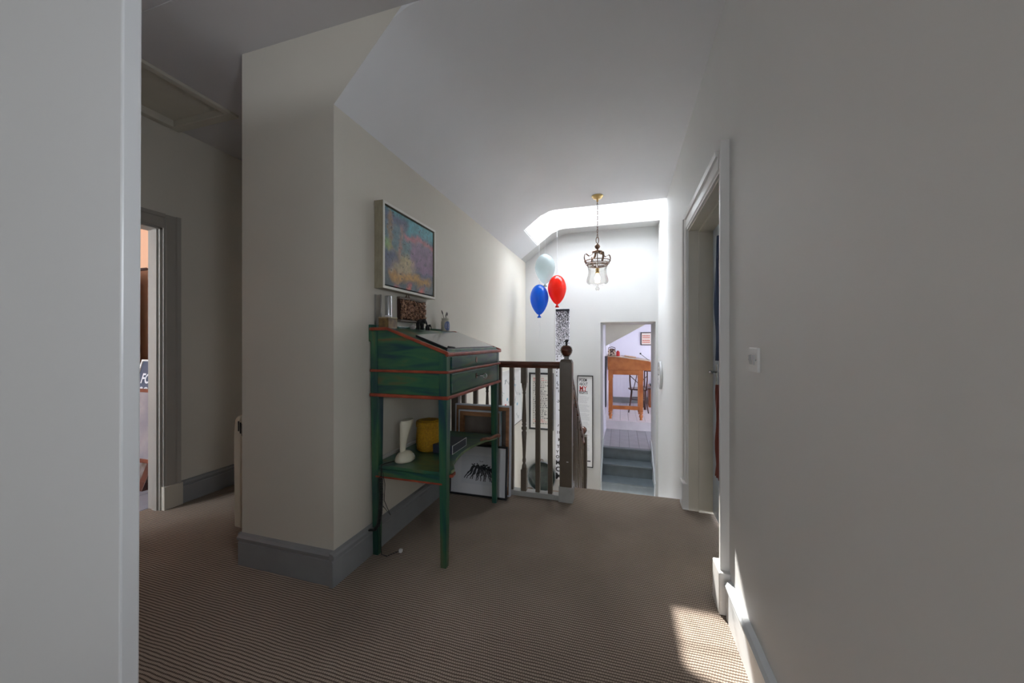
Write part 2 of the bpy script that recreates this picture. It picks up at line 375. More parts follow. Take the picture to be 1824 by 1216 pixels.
# ------------------------------------------------------------------ ceiling over stair hall (coombed) and skylight shaft
YS0, YS1, ZS = 4.26, 5.00, 3.03
def prof(y):
    t = min(1, max(0, (y-YF)/(YS0-YF)))
    xa = -.975+.13*t
    pts = [(XL, 2.375)]
    pts += [(XL+(xa-XL)*k, 2.375+(H-2.375)*k) for k in (.25, .46, .7, .86)]
    pts += [(xa-.02, H-.035), (xa+.03, H-.012), (xa+.09, H-.002), (xa+.16, H), (-.2, H), (XR+.12, H)]
    return pts
def skin(y0, y1, n, lo=0, hi=None):
    mb = MB(); rows = []
    for i in range(n+1):
        y = y0+(y1-y0)*i/n; rows.append([(x, y, z) for x, z in prof(y)[lo:hi]])
    mb.strip(rows)
    rows2 = [[(p[0]-(.04 if p[2] < H-.05 else 0), p[1], p[2]+.09) for p in r] for r in rows]
    mb.strip(rows2)
    nr = len(rows); nc = len(rows[0])
    for j in (0, nc-1):
        for i in range(nr-1): mb.add([rows[i][j], rows[i+1][j], rows2[i+1][j], rows2[i][j]], [(0,1,2,3)])
    for i in (0, nr-1):
        for j in range(nc-1): mb.add([rows[i][j], rows[i][j+1], rows2[i][j+1], rows2[i][j]], [(0,1,2,3)])
    return mb
struct('ceiling', skin(YF+.001, YS0, 8), 'ceiling')
struct('ceiling.001', skin(YS0, YS1, 2, 0, 3), 'ceiling')
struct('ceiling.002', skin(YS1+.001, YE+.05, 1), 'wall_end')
# shaft walls and frame
px = prof(4.5)[2]
def shaft_side(y):      # closed strip following the hole's profile up to the glass
    p = [q for q in prof(y)[2:]]
    return p
mb = MB()
mb.prism([(x, z+.006) for x, z in prof(YS1)[2:]]+[(XR+.12, ZS), (px[0], ZS)], 'y', YS1, YS1+.06)
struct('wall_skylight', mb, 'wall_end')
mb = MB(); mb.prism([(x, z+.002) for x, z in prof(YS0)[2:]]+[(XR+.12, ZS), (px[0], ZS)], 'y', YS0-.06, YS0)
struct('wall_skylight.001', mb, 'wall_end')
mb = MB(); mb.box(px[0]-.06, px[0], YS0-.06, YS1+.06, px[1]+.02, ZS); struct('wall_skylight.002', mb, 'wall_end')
mb = MB()
for x0, x1, y0, y1 in ((px[0]-.05, XR+.12, YS0-.05, YS0), (px[0]-.05, XR+.12, YS1, YS1+.05), (px[0]-.05, px[0], YS0, YS1), (XR+.06, XR+.12, YS0, YS1)):
    mb.box(x0, x1, y0, y1, ZS, ZS+.07)
win = struct('window_1', mb, 'trimw')
MB().box(px[0], XR+.06, YS0, YS1, ZS+.03, ZS+.036).build('pane', 'glass', win)
# outside, unseen: block added to keep sun off most of the rooflight
mb = MB(); mb.box(-1.14, .9, 6.2, 6.8, 2.40, 6.2); mb.box(-1.18, .95, 6.15, 6.85, 6.2, 6.32)
ch = mb.build('sun_blocker', 'stone', label='broad grey block added out of view to shade most of the skylight', cat='sun blocker')

# flat ceiling over the near hall
mb = MB()
mb.box(-3.13-.1, XR+.1, -4.1, 1.19, H, H+.09); mb.box(XLL-.1, XP+.1, 1.86, 4.3, H, H+.09)
mb.box(-2.53, XP+.0, 1.19, 1.86, H, H+.09); mb.box(XP, XR+.1, 1.19, YF, H, H+.09)
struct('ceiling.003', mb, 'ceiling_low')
mb = MB()
for a in ((-3.13, -2.53, 1.80, 1.86), (-2.575, -2.53, 1.19, 1.80), (-3.13, -3.08, 1.19, 1.80), (-3.08, -2.575, 1.19, 1.24)):
    mb.box(a[0], a[1], a[2], a[3], H-.018, H+.05)
struct('trim_1', mb, 'cream', bevel=.004)
hatch = thing('loft_hatch', 'recessed square loft hatch panel in the dark ceiling', 'hatch', (-2.83, 1.52, H))
MB().box(-3.085, -2.57, 1.235, 1.805, H+.03, H+.05).build('panel', 'cream', hatch)
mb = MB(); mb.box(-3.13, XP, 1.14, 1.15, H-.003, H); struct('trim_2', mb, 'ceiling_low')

# ------------------------------------------------------------------ walls
# pier front (with the coombed notch) and stairwell left wall
mb = MB(); mb.prism([(XP, 0), (XL, 0), (XL, 2.375), (-.975, H), (XP, H)], 'y', YF, YF+.002)
mb.prism([(XP, 0), (XL, 0), (XL, 2.40), (-1.01, H+.02), (XP, H+.02)], 'y', YF+.002, YF+.12)
struct('wall_front', mb, 'wall')
mb = MB(); mb.box(XP, XL, YF+.12, YE+.1, -3.0, 0); mb.box(XL-.12, XL, YF+.12, YE+.1, 0, 2.40); struct('wall_left', mb, 'wall')
mb = MB(); mb.box(XP, XP+.12, YF+.12, 4.2, 0, H); struct('wall_recess', mb, 'wall')
# far left wall with door opening
mb = MB()
mb.box(XLL-.12, XLL, 1.758, 4.3, 0, H); mb.box(XLL-.12, XLL, -.8, .90, 0, H); mb.box(XLL-.12, XLL, .90, 1.758, 2.01, H)
struct('wall_far_left', mb, 'wall')
mb = MB(); mb.box(XLL-.12, XP, 4.2, 4.32, 0, H); struct('wall_recess_end', mb, 'wall')
mb = MB(); mb.box(XLL, -1.86, .42, .53, 0, H); mb.box(-1.98, -1.86, -4.05, .42, 0, H); struct('wall_near_left', mb, 'wall')
# back wall with an unseen window, added to light the hall
mb = MB()
mb.box(-1.98, -.85, -4.05, -3.95, 0, H); mb.box(-.05, XR+.12, -4.05, -3.95, 0, H); mb.box(-.85, -.05, -4.05, -3.95, 0, .95); mb.box(-.85, -.05, -4.05, -3.95, 1.95, H)
struct('wall_back', mb, 'wall')
mb = MB()
for a in ((-.85, -.05, .95, 1.0), (-.85, -.05, 1.9, 1.95), (-.85, -.80, 1.0, 1.9), (-.10, -.05, 1.0, 1.9), (-.47, -.43, 1.0, 1.9)): mb.box(a[0], a[1], -4.03, -3.99, a[2], a[3])
w = struct('fill_window_2', mb, 'trimw'); MB().box(-.8, -.1, -4.012, -4.008, 1.0, 1.9).build('pane', 'glass', w)
# right wall with the doorway (1.90 .. 2.83)
D0, D1, DH = 1.905, 2.83, 1.995
mb = MB()
mb.box(XR, XR+.16, -4.05, -.25, 0, H); mb.box(XR, XR+.16, .25, D0, 0, H); mb.box(XR, XR+.16, -.25, .25, 0, 1.2); mb.box(XR, XR+.16, -.25, .25, 1.8, H); mb.box(XR, XR+.16, D1, YE+.1, 0, H); mb.box(XR, XR+.16, D0, D1, DH, H); mb.box(XR, XR+.16, 2.99, YE+.1, -3.0, 0)
mb.box(XR, XR+.16, YS0-.06, YS1+.06, H, ZS)
struct('wall_right', mb, 'wall_right', warp=WR)
mb = MB()
for a in ((-.25, .25, 1.2, 1.24), (-.25, .25, 1.76, 1.8), (-.25, -.21, 1.24, 1.76), (.21, .25, 1.24, 1.76)): mb.box(XR+.10, XR+.15, a[0], a[1], a[2], a[3])
w = struct('fill_window_5', mb, 'trimw', warp=WR); MB().box(XR+.123, XR+.127, -.21, .21, 1.24, 1.76).build('pane', 'glass', w, warp=WR)  # unseen side window, added to light the door edge and left wall
# end wall with opening to the upper stair, built as the thick old stone wall
OX0, OX1, OZ = -.268, .458, 1.472; YW = 6.05
mb = MB()
mb.box(XL-.1, OX0, YE, YW, -3.0, 2.9); mb.box(OX0, OX1, YE, YW, OZ, 2.9); mb.box(OX1, 1.6, YE, YW, -3.0, 2.9)
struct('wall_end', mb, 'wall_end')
mb = MB(); mb.box(OX0, OX1, YE+.003, YW, OZ-.004, OZ); struct('trim_3', mb, 'cream')
mb = MB(); mb.box(XL, XR, 2.0, 2.1, -3, -.2); mb.box(XL, -.36, 2.68, 2.78, -.45, -.2); struct('wall_stairwell', mb, 'wall')

# baseboards
def skirt_prof(h, t=.022): return [(0, 0), (t, 0), (t, h-.045), (t-.004, h-.040), (t-.004, h-.034), (t+.006, h-.028), (t+.008, h-.014), (t-.002, h-.004), (0, h)]
mb = MB(); mb.prism([(YF-a, b) for a, b in skirt_prof(.165)], 'x', XP-.0, XL); struct('baseboard_front', mb, 'skirt')
mb = MB(); mb.prism([(XL+a, b) for a, b in skirt_prof(.165)], 'y', YF-.0305, 2.70); struct('baseboard_left', mb, 'skirt')
mb = MB(); mb.prism([(XLL+a, b) for a, b in skirt_prof(.165)], 'y', 1.868, 4.2); struct('baseboard_far_left', mb, 'skirt')
mb = MB(); mb.prism([(4.2-a, b) for a, b in skirt_prof(.165)], 'x', XLL, XP); mb.prism([(XP-a, b) for a, b in skirt_prof(.165)], 'y', YF, 4.2); struct('baseboard_recess', mb, 'skirt')
mb = MB(); mb.prism([(XR-a, b) for a, b in skirt_prof(.165)], 'y', -3.95, D0-.135); struct('baseboard_right', mb, 'skirtw', warp=WR)
mb = MB(); mb.prism([(XR-a, b) for a, b in skirt_prof(.15, .014)], 'y', D1+.125, 3.0); struct('baseboard_right.001', mb, 'skirtw', warp=WR)

# architraves
def architrave(name, xw, sgn, y0, y1, top, w, m, warp=None, th=.028):
    # around an opening in a wall of constant x; sgn = side the architrave stands out to
    mb = MB()
    P = [(0, 0), (0, th*.55), (.010, th*.55), (.016, th*.8), (w*.72, th*.8), (w*.76, th*1.15), (w, th*1.3), (w, 0)]
    for ys, d in ((y0, -1), (y1, 1)):
        mb.prism([(xw+sgn*b, ys+d*a) for a, b in P], 'z', .16, top+w*.999)
    mb.prism([(xw+sgn*b, top+a) for a, b in P], 'y', y0, y1)
    o = struct(name, mb, m, warp=warp)
    return o
architrave('trim_4', XLL, 1, .90, 1.758, 2.01, .096, 'trimgrey')
mb = MB(); mb.box(XLL-.002, XLL+.034, 1.752, 1.868, 0, .165); mb.box(XLL-.002, XLL+.034, .79, .906, 0, .165); struct('trim_5', mb, 'cream', bevel=.002)
mb = MB()
mb.box(XLL-.125, XLL, 1.745, 1.762, 0, 2.01); mb.box(XLL-.125, XLL, .895, .912, 0, 2.01); mb.box(XLL-.125, XLL, .9, 1.76, 1.997, 2.013); mb.box(XLL-.07, XLL-.02, 1.735, 1.75, 0, 2.0)
struct('trim_6', mb, 'trimgrey')
architrave('trim_7', XR, -1, D0, D1, DH, .098, 'trimw', warp=WR)
mb = MB(); mb.box(XR-.046, XR+.002, D0-.122, D0+.004, 0, .185); mb.box(XR-.046, XR+.002, D1-.004, D1+.12, 0, .185); struct('trim_8', mb, 'trimw', warp=WR, bevel=.006)
mb = MB()
mb.box(XR-.004, XR+.17, D0-.016, D0+.002, 0, DH); mb.box(XR-.004, XR+.17, D1-.004, D1+.012, 0, DH); mb.box(XR-.004, XR+.17, D0, D1, DH-.012, DH+.006)
mb.box(XR+.06, XR+.16, D1-.016, D1, 0, DH-.01); mb.box(XR+.06, XR+.16, D0, D0+.012, 0, DH-.01); mb.box(XR+.06, XR+.16, D0, D1, DH-.028, DH-.01)
struct('trim_9', mb, 'cream', warp=WR)
# right door, shut, in the depth of the wall
dr = thing('door_2', 'pale blue-white panelled door set deep in the right wall', 'door', (XR+.16, D0, 0)); dr['kind'] = 'structure'
mb = MB(); mb.box(XR+.148, XR+.185, D0+.004, D1-.006, .012, DH-.014)
mb.build('leaf', mat('blue_white_gloss', (.60, .68, .78), .3), dr, warp=WR)
mb = MB()
for z0, z1 in ((.25, .80), (1.0, 1.85)): 
    for y0, y1 in ((2.0, 2.32), (2.40, 2.70)): mb.box(XR+.143, XR+.15, y0, y1, z0, z1)
mb.build('panel', mat('blue_white_panel', (.50, .58, .70), .3), dr, warp=WR, bevel=.003)
hd = MB(); hd.box(XR+.138, XR+.149, 2.655, 2.695, .90, 1.05); hh = hd.build('handle', 'chrome', dr, warp=WR, bevel=.003, label='satin metal lever handle')
mb = MB(); mb.tube([(XR+.14, 2.675, 1.00), (XR+.10, 2.675, 1.00), (XR+.095, 2.66, 1.0), (XR+.095, 2.60, 1.0)], .008); mb.build('lever', 'chrome', hh, warp=WR)
# soft things hanging on that door: a coat and a scarf on one hook
def hanging(name, lab, cat, y0, y1, z0, z1, m, seedv):
    rnd = random.Random(seedv); rows = []
    for i in range(14):
        z = z1+(z0-z1)*i/13; k = .45+.55*min(1, i/4)
        row = []
        for j in range(15):
            t = j/14; y = (y0+y1)/2+(t-.5)*(y1-y0)*k
            row.append((XR+.118+.012*sin(t*17+seedv+i*.12)+.004*sin(i*.9+t*5), y, z))
        rows.append(row)
    mb = MB(); mb.strip(rows); return mb.build(name, m, warp=WR, solid=.006, label=lab, cat=cat)
hanging('coat', 'navy blue coat hanging on the right-hand door, above the handle', 'coat', 2.30, 2.58, 1.08, 1.85, mat('navy_cloth', (.035, .06, .14), .8), 1)
hanging('scarf', 'rust red scarf hanging low on the right-hand door', 'scarf', 2.45, 2.57, .35, .93, mat('rust_cloth', (.22, .045, .03), .8), 4)

# near door, standing open at the left edge of the view
dn = bpy.data.objects.new('door_1', None); COL.objects.link(dn); dn['kind'] = 'structure'; dn.location = (-1.80, .515, 0)
dn['label'] = 'open white-painted door leaf filling the left edge, very close'; dn['category'] = 'door'
ROOTM[dn.name] = Matrix.Translation((-1.80, .515, 0))
WD = lambda v: (v[0]+.0065*(v[2]-1.2), v[1], v[2])
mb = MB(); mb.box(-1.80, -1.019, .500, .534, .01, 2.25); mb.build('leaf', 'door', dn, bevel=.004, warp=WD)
mb = MB()
for z in (.3, 1.0, 1.7): mb.tube([(-1.805, .54, z-.05), (-1.805, .54, z+.05)], .008)
mb.build('hinge', 'brass', dn)
mb = MB(); mb.box(-1.86, -1.81, .42, .55, 0, 2.3); struct('trim_10', mb, 'trimw')

# ------------------------------------------------------------------ room through the left doorway
mb = MB(); mb.box(-6.2, XLL-.12, 2.32, 2.42, 0, 2.8); mb.box(-6.3, -6.2, -.75, 2.4, 0, 2.8); struct('wall_left_room', mb, 'peach')
mb = MB(); mb.box(-6.3, XLL, -.75, 2.42, 2.8, 2.9); struct('ceiling.004', mb, 'ceiling')
mb = MB(); mb.box(-6.2, -5.3, -.76, -.66, 0, 2.8); mb.box(-3.9, XLL-.1, -.76, -.66, 0, 2.8); mb.box(-5.3, -3.9, -.76, -.66, 0, .85); mb.box(-5.3, -3.9, -.76, -.66, 2.15, 2.8)
struct('wall_left_room.001', mb, 'peach')
mb = MB()
for a in ((-5.3, -3.9, .85, .91), (-5.3, -3.9, 2.09, 2.15), (-5.3, -5.24, .91, 2.09), (-3.96, -3.9, .91, 2.09), (-4.62, -4.58, .91, 2.09)): mb.box(a[0], a[1], -.74, -.68, a[2], a[3])
w = struct('fill_window_3', mb, 'trimw'); MB().box(-5.24, -3.96, -.713, -.708, .91, 2.09).build('pane', 'glass', w)  # unseen window, added so daylight fills the peach room
# curtain
rows = []
for i in range(26):
    z = 1.86-1.84*i/25; row = []
    for j in range(61):
        t = j/60; x = -4.83+.52*t
        row.append((x, 2.22+.035*sin(t*34+.15*sin(i*.4))+.006*sin(i*3.1), z))
    rows.append(row)
cu = thing('curtain', 'ribbed brown curtain hanging on the peach wall beyond the left doorway', 'curtain', (-4.5, 2.22, 0))
MB().strip(rows).build('cloth', weave('brown_chenille', (.26, .12, .04), (.07, .03, .012), 210, 60), cu, solid=.008)
MB().tube([(-4.9, 2.24, 1.87), (-4.2, 2.24, 1.87)], .014).build('curtain_pole', 'darkwood', cu)
# leaning frames: plane leaning back to wall y=2.32
def leaning(name, lab, x0, x1, yb, z0, hgt, lean, w, mframe, mpic, rot=0, depth=.022, group='pictures leaning beyond the left doorway', cat='picture', words=None):
    t = thing(name, lab, cat, ((x0+x1)/2, yb, z0), group)
    u = Vector((0, sin(lean), cos(lean))); r = Vector((1, 0, 0)); n = r.cross(u)     # n points to -y
    T = facing((x0, yb, z0), r, u); W = x1-x0
    def fb(mb, a0, a1, b0, b1, c0, c1):
        P = [T @ Vector(q) for q in ((a0,b0,c0),(a1,b0,c0),(a1,b1,c0),(a0,b1,c0),(a0,b0,c1),(a1,b0,c1),(a1,b1,c1),(a0,b1,c1))]
        return mb.hexa(P[:4], P[4:])
    mb = MB(); fb(mb, 0, W, 0, w, -depth, 0); fb(mb, 0, W, hgt-w, hgt, -depth, 0); fb(mb, 0, w, w, hgt-w, -depth, 0); fb(mb, W-w, W, w, hgt-w, -depth, 0)
    mb.build('frame', mframe, t, bevel=.002)
    mb = MB(); fb(mb, w*.6, W-w*.6, w*.6, hgt-w*.6, -depth*.8, -depth*.45); mb.build('picture_panel', mpic, t)
    return t, T, fb
M['slate'] = mat('chalkboard', (.09, .11, .17), .6, var=.3, vscale=6)
M['misty'] = mat('faded_print', (.38, .34, .34), .3, col2=(.24, .23, .26), vscale=5)
M['oilpic'] = mat('dark_oil', (.10, .07, .05), .3, col2=(.22, .20, .20), vscale=14)
M['redwood'] = mat('red_brown_frame', (.22, .07, .04), .3, col2=(.12, .03, .02), vscale=10)
M['chalk'] = mat('chalk', (.75, .76, .80), .8)
t, T, fb = leaning('chalkboard', 'blue-black board with white lettering leaning behind the framed pictures', -4.235, -3.66, 2.02, .22, .84, radians(14), .016, 'trimw', 'slate', cat='board')
mb = text('lettering', 'FO', .125, T @ Matrix.Translation((.065, .625, -.006)), None, t, squash=.8, bold=.003)
mb2 = text('lettering', 'CO', .115, T @ Matrix.Translation((.06, .51, -.006)), None, t, squash=.8, bold=.003); mb.add(mb2.v, mb2.f)
mb.build('lettering', 'chalk', t)
leaning('framed_picture', 'tall faded print in a thin brown frame leaning below the lettered board', -4.19, -3.56, 1.985, .20, .60, radians(10), .03, 'redwood', 'misty')
leaning('framed_picture', 'low wide dark oil painting in a heavy red-brown frame standing on the tiles', -4.25, -3.66, 1.92, .003, .33, radians(20), .07, 'darkwood', 'oilpic', depth=.05)
leaning('framed_picture', 'red-brown frame wedged behind the low dark oil painting', -4.2, -3.60, 2.02, .003, .42, radians(12), .05, 'redwood', 'misty')

# ------------------------------------------------------------------ electric heater on pier side
ht = thing('electric_heater', 'slim cream electric panel heater mounted on the side of the pier', 'heater', (XP-.05, 1.9, .15))
mb = MB(); mb.prism([(-2.078, .16), (-2.0, .155), (-2.0, .765), (-2.02, .788), (-2.05, .785), (-2.072, .765), (-2.083, .68)], 'y', 1.50, 2.25); mb.build('casing', 'heater', ht, bevel=.008)
mb = MB(); mb.box(-2.0, XP, 1.54, 2.2, .25, .70); mb.build('wall_bracket', 'heater', ht)
for k in range(3):
    MB().box(-2.045+.014*k, -2.038+.014*k, 1.497, 1.502, .70-.012*k, .755-.006*k).build('vent_slot', 'matt_black', ht)

# ------------------------------------------------------------------ balustrade round the stairwell
bal = thing('balustrade', 'taupe landing balustrade with mahogany handrail beside the green desk', 'balustrade', (-.39, 2.74, 0))
YB = 2.745
def square_bal(mb, x, y, z0, z1, w=.017): mb.box(x-w, x+w, y-w, y+w, z0, z1)
def turned(mb, x, y, z0, z1):
    h = z1-z0; w = .022
    mb.box(x-w, x+w, y-w, y+w, z0, z0+.17*h); mb.box(x-w, x+w, y-w, y+w, z1-.13*h, z1)
    P = [(.17,.021),(.20,.017),(.22,.010),(.235,.014),(.25,.014),(.262,.011),(.40,.0165),(.47,.020),(.485,.013),(.495,.021),(.51,.021),(.52,.013),(.535,.019),(.545,.0135),(.56,.018),(.66,.0145),(.78,.0095),(.79,.014),(.80,.010),(.84,.018),(.87,.021)]
    mb.lathe([(r, z0+t*h) for t, r in P], (x, y, 0), 16)
for i, x in enumerate((-.515, -.612, -.722, -.822, -.925, -1.030, -1.130, -1.235)):
    mb = MB()
    (turned if i in (2, 5) else square_bal)(mb, x, YB, .038, 1.0)
    mb.build('baluster', 'taupe', bal, bevel=0 if i in (2, 5) else .002)
MB().box(-1.335, -1.275, YB-.03, YB+.03, .0, 1.0).build('half_newel', 'taupe', bal, bevel=.004)
def railprof(w=.031, h=.05): return [(-w*.75, 0), (w*.75, 0), (w*.8, h*.3), (w, h*.4), (w, h*.7), (w*.6, h), (-w*.6, h), (-w, h*.7), (-w, h*.4), (-w*.8, h*.3)]
mb = MB(); mb.prism([(YB+a, .995+b) for a, b in railprof()], 'x', XL, -.437); mb.build('handrail', 'rail', bal, bevel=.003, label='varnished mahogany handrail')
MB().box(XL, -.437, YB-.032, YB+.035, 0, .038).build('bottom_rail', 'plinth', bal, bevel=.003)
mb = MB(); mb.taper(-.391, YB, .11, 1.045, .046, .046, .046, .046); mb.taper(-.391, YB, 1.045, 1.065, .046, .046, .036, .036); mb.build('newel_post', 'taupe', bal, bevel=.004)
MB().taper(-.391, YB, 0, .115, .054, .054, .052, .052).build('newel_base', 'plinth', bal, bevel=.004)
mb = MB(); mb.lathe([(.022, 1.06), (.018, 1.07), (.018, 1.082), (.03, 1.088)], (-.391, YB, 0), 20); nk = mb.build('newel_neck', 'plinth', bal)
mb = MB(); mb.lathe([(.016, 1.086), (.032, 1.098), (.042, 1.115), (.0465, 1.131), (.048, 1.134), (.0465, 1.137), (.043, 1.152), (.033, 1.166), (.016, 1.174), (.002, 1.175)], (-.391, YB, 0), 28); fi = mb.build('finial', 'rail', bal, label='round mahogany newel ball')
mb = MB(); mb.lathe([(.011, 1.172), (.008, 1.18), (.007, 1.19), (.012, 1.196), (.013, 1.205), (.006, 1.214)], (-.391, YB, 0), 12); mb.build('knob', 'matt_black', fi)
# knots of missing paint on newel
mb = MB(); mb.box(-.385, -.370, YB-.0475, YB-.046, .30, .306); mb.build('scuff', 'paper', bal)

# stair balustrade
sb = thing('stair_balustrade', 'sloping stair balustrade with mahogany handrail running down from newel', 'balustrade', (-.39, 3.4, -.5))
XS = -.395
y0, z0, y1, z1 = YB+.047, .995, 4.10, -.02
sl = (z1-z0)/(y1-y0)
mb = MB(); w, h = .031, .05
P = railprof(); n = len(P)
mb.add([(XS+a, y0, z0+b) for a, b in P]+[(XS+a, y1, z1+b) for a, b in P], [tuple(range(n)), tuple(range(2*n-1, n-1, -1))]+[(i, (i+1)%n, n+(i+1)%n, n+i) for i in range(n)])
mb.build('handrail', 'rail', sb, bevel=.003, label='varnished mahogany handrail')
for k in range(9):
    y = 2.92+.128*k; zr = z0+(y-y0)*sl+.003; mb = MB()
    if k % 3 == 1: turned(mb, XS, y, zr-.97 if zr > .9 else zr-.93, zr)
    else: square_bal(mb, XS, y, zr-.95, zr)
    mb.build('baluster', 'taupe', sb)
mb = MB(); mb.add([(XS-.02, 2.79, .06), (XS+.02, 2.79, .06), (XS+.02, 2.79, -.30), (XS-.02, 2.79, -.30), (XS-.02, 4.12, -.93), (XS+.02, 4.12, -.93), (XS+.02, 4.12, -1.2), (XS-.02, 4.12, -1.2)],
    [(0,1,2,3),(7,6,5,4),(0,4,5,1),(1,5,6,2),(2,6,7,3),(3,7,4,0)]); mb.build('string', 'taupe', sb)
MB().box(XS-.045, XS+.045, 3.98, 4.07, LAND, .17).build('newel_post', 'taupe', sb, bevel=.004)
mb = MB(); mb.lathe([(.02, .168), (.017, .18), (.03, .195), (.044, .222), (.045, .23), (.04, .25), (.02, .268), (.002, .27)], (XS, 4.025, 0), 24); mb.build('finial', 'rail', sb, label='round mahogany newel ball')

# descending carpeted flight
st = thing('carpeted_stair', 'brown carpeted flight going down from landing edge beside the sloping balustrade', 'stairs', (0.03, 3.0, -.5))
for k in range(5):
    z = -.195*(k+1); y = 3.0+.232*k
    if k < 4: MB().box(XS+.02, XR, y-.0, y+.262, z-.03, z).build('tread', 'carpet', st, bevel=.004, warp=WR)
    MB().box(XS+.02, XR, y, y+.02, z, z+.165 if k else z+.19).build('riser', 'carpet', st, warp=WR)
st2 = thing('lower_stair', 'lower flight hidden below the half landing in the stairwell', 'stairs', (-.9, 3.5, -2))
for k in range(8):
    z = LAND-.195*(k+1); y = 4.16-.24*k
    MB().box(XL, XS-.03, y-.26, y, z-.03, z).build('tread', 'carpet', st2); MB().box(XL, XS-.03, y-.02, y, z, z+.165).build('riser', 'stair', st2)

# ------------------------------------------------------------------ upper stair through the end wall
us = thing('painted_stair', 'blue-grey painted steps rising through the doorway in end wall', 'stairs', (.1, 5.5, LAND))
sy = [5.35, 5.61, 5.86]
for k, y in enumerate(sy):
    z = LAND+.175*(k+1)
    MB().box(OX0+.012, OX1-.012, y, y+.02, z-.175, z-.026).build('riser', 'stair', us)
    if k < 2: MB().box(OX0+.012, OX1-.012, y-.022, sy[k+1]+.02, z-.028, z).build('tread', 'stair', us, bevel=.006)
    else: MB().box(OX0+.012, OX1-.012, y-.022, y+.06, z-.028, z).build('nosing', 'stair', us, bevel=.006)
for x0 in (OX0, OX1-.012):
    MB().prism([(5.26, LAND), (6.04, LAND), (6.04, -.33), (5.86, -.33), (5.26, -.73)], 'x', x0, x0+.012).build('side_string', 'skirtw', us)
ZU = LAND+.525
m = MB(); m.box(-.75, 1.9, YW, 7.10, ZU-.2, ZU-.012); m.box(OX0, OX1, 5.92, YW, ZU-.2, ZU-.012); fo = struct('floor.003', m, 'grout')
x = -.75
while x < 1.85:
    x1 = min(x+.148, 1.9); yy0 = YW+.0
    if x1 > OX0 and x < OX1:
        a, b = max(x, OX0+.003), min(x1, OX1-.003); MB().box(a, b-.004, 5.921, YW, ZU-.012, ZU).build('floorboard', 'plank_grey', fo, bevel=.002)
    MB().box(x, x1-.004, YW+.001, 7.08, ZU-.012, ZU).build('floorboard', 'plank_grey', fo, bevel=.002)
    x += .148
ZO = -.285
m = MB(); m.box(-.75, 1.9, 7.10, 9.3, ZU-.2, ZO-.012); fo2 = struct('floor.004', m, 'grout')
m = MB(); m.box(-.75, 1.9, 7.08, 7.10, ZU, ZO-.002); m.box(-.75, 1.9, 7.06, 7.12, ZO-.02, ZO+.001); struct('trim_11', m, 'plank_white')
x = -.75
while x < 1.85:
    MB().box(x, min(x+.146, 1.9), 7.12, 9.2, ZO-.012, ZO).build('floorboard', 'plank_white', fo2, bevel=.002); x += .15
# office shell
mb = MB(); mb.box(-.85, 2.0, 9.2, 9.3, -.6, 2.4); struct('wall_office_end', mb, 'office')
mb = MB(); mb.box(-.36, -.26, 6.85, 9.3, -.6, 1.75); mb.box(-.36, -.27, YW, 6.85, -.6, 1.75); struct('wall_office_left', mb, 'office')
mb = MB(); mb.box(1.9, 2.0, YW, 7.6, -.6, 2.4); mb.box(1.9, 2.0, 8.4, 9.3, -.6, 2.4); mb.box(1.9, 2.0, 7.6, 8.4, -.6, .7); mb.box(1.9, 2.0, 7.6, 8.4, 1.6, 2.4); struct('wall_office_right', mb, 'office')
mb = MB(); mb.box(-.36, 2.0, YW, 7.0, 1.60, 1.7); mb.box(-.36, 2.0, 6.9, 7.0, 1.7, 2.4); mb.prism([(-.36, 1.06), (.60, 1.60), (.60, 1.65), (-.36, 1.65)], 'y', 6.94, 7.0); struct('ceiling.005', mb, 'cream')
mb = MB(); mb.prism([(-.36, 1.065), (.42, 1.505), (.42, 1.535), (-.36, 1.10)], 'y', 7.0, 7.03); struct('trim_12', mb, 'trimw')
# flat ceiling over the office, unseen window added at right to light it
mb = MB(); mb.box(-.36, 2.0, 7.0, 9.3, 2.3, 2.4); mb.box(-.36, -.26, 7.0, 9.3, 1.75, 2.3); mb.box(-.36, .42, 6.98, 7.0, 1.55, 2.3)
struct('ceiling.006', mb, 'office')
mb = MB()
for a in ((7.6, 8.4, .7, .75), (7.6, 8.4, 1.55, 1.6), (7.6, 7.65, .75, 1.55), (8.35, 8.4, .75, 1.55), (7.985, 8.015, .75, 1.55)): mb.box(1.93, 1.98, a[0], a[1], a[2], a[3])
w = struct('fill_window_4', mb, 'trimw'); MB().box(1.953, 1.957, 7.65, 8.35, .75, 1.55).build('pane', 'glass', w)
mb = MB(); mb.box(-.26, 1.9, 9.17, 9.2, ZO, ZO+.16); struct('baseboard_office', mb, 'skirt')

# office desk
od = thing('pine_desk', 'orange pine sloping desk standing on the white boards beyond the painted steps', 'desk', (.15, 7.5, ZO))
mb = MB(); mb.prism([(-.235, .655), (.545, .655), (.545, .815), (.50, .83), (-.10, .905), (-.235, .905)], 'y', 7.20, 7.90); mb.build('body', 'pine', od, bevel=.004)
mb = MB(); mb.prism([(-.24, .907), (-.10, .907), (.55, .825), (.55, .838), (-.10, .922), (-.24, .922)], 'y', 7.18, 7.92); mb.build('lid', mat('pale_pine_lid', (.62, .44, .32), .25), od)
mb = MB(); mb.box(-.15, .35, 7.235, 7.255, .565, .655); mb.build('apron', 'pine', od)
for x, y in ((-.185, 7.26), (.375, 7.26), (-.185, 7.84), (.375, 7.84)):
    mb = MB(); mb.box(x-.04, x+.04, y-.035, y+.035, .45, .655)
    mb.box(x-.034, x+.034, y-.034, y+.034, -.13, .45)
    mb.lathe([(.03, -.13), (.038, -.15), (.038, -.165), (.022, -.18), (.036, -.20), (.036, -.225), (.022, -.26), (.028, ZO+.0)], (x, y, 0), 16)
    mb.build('leg', 'pine', od, bevel=.002)
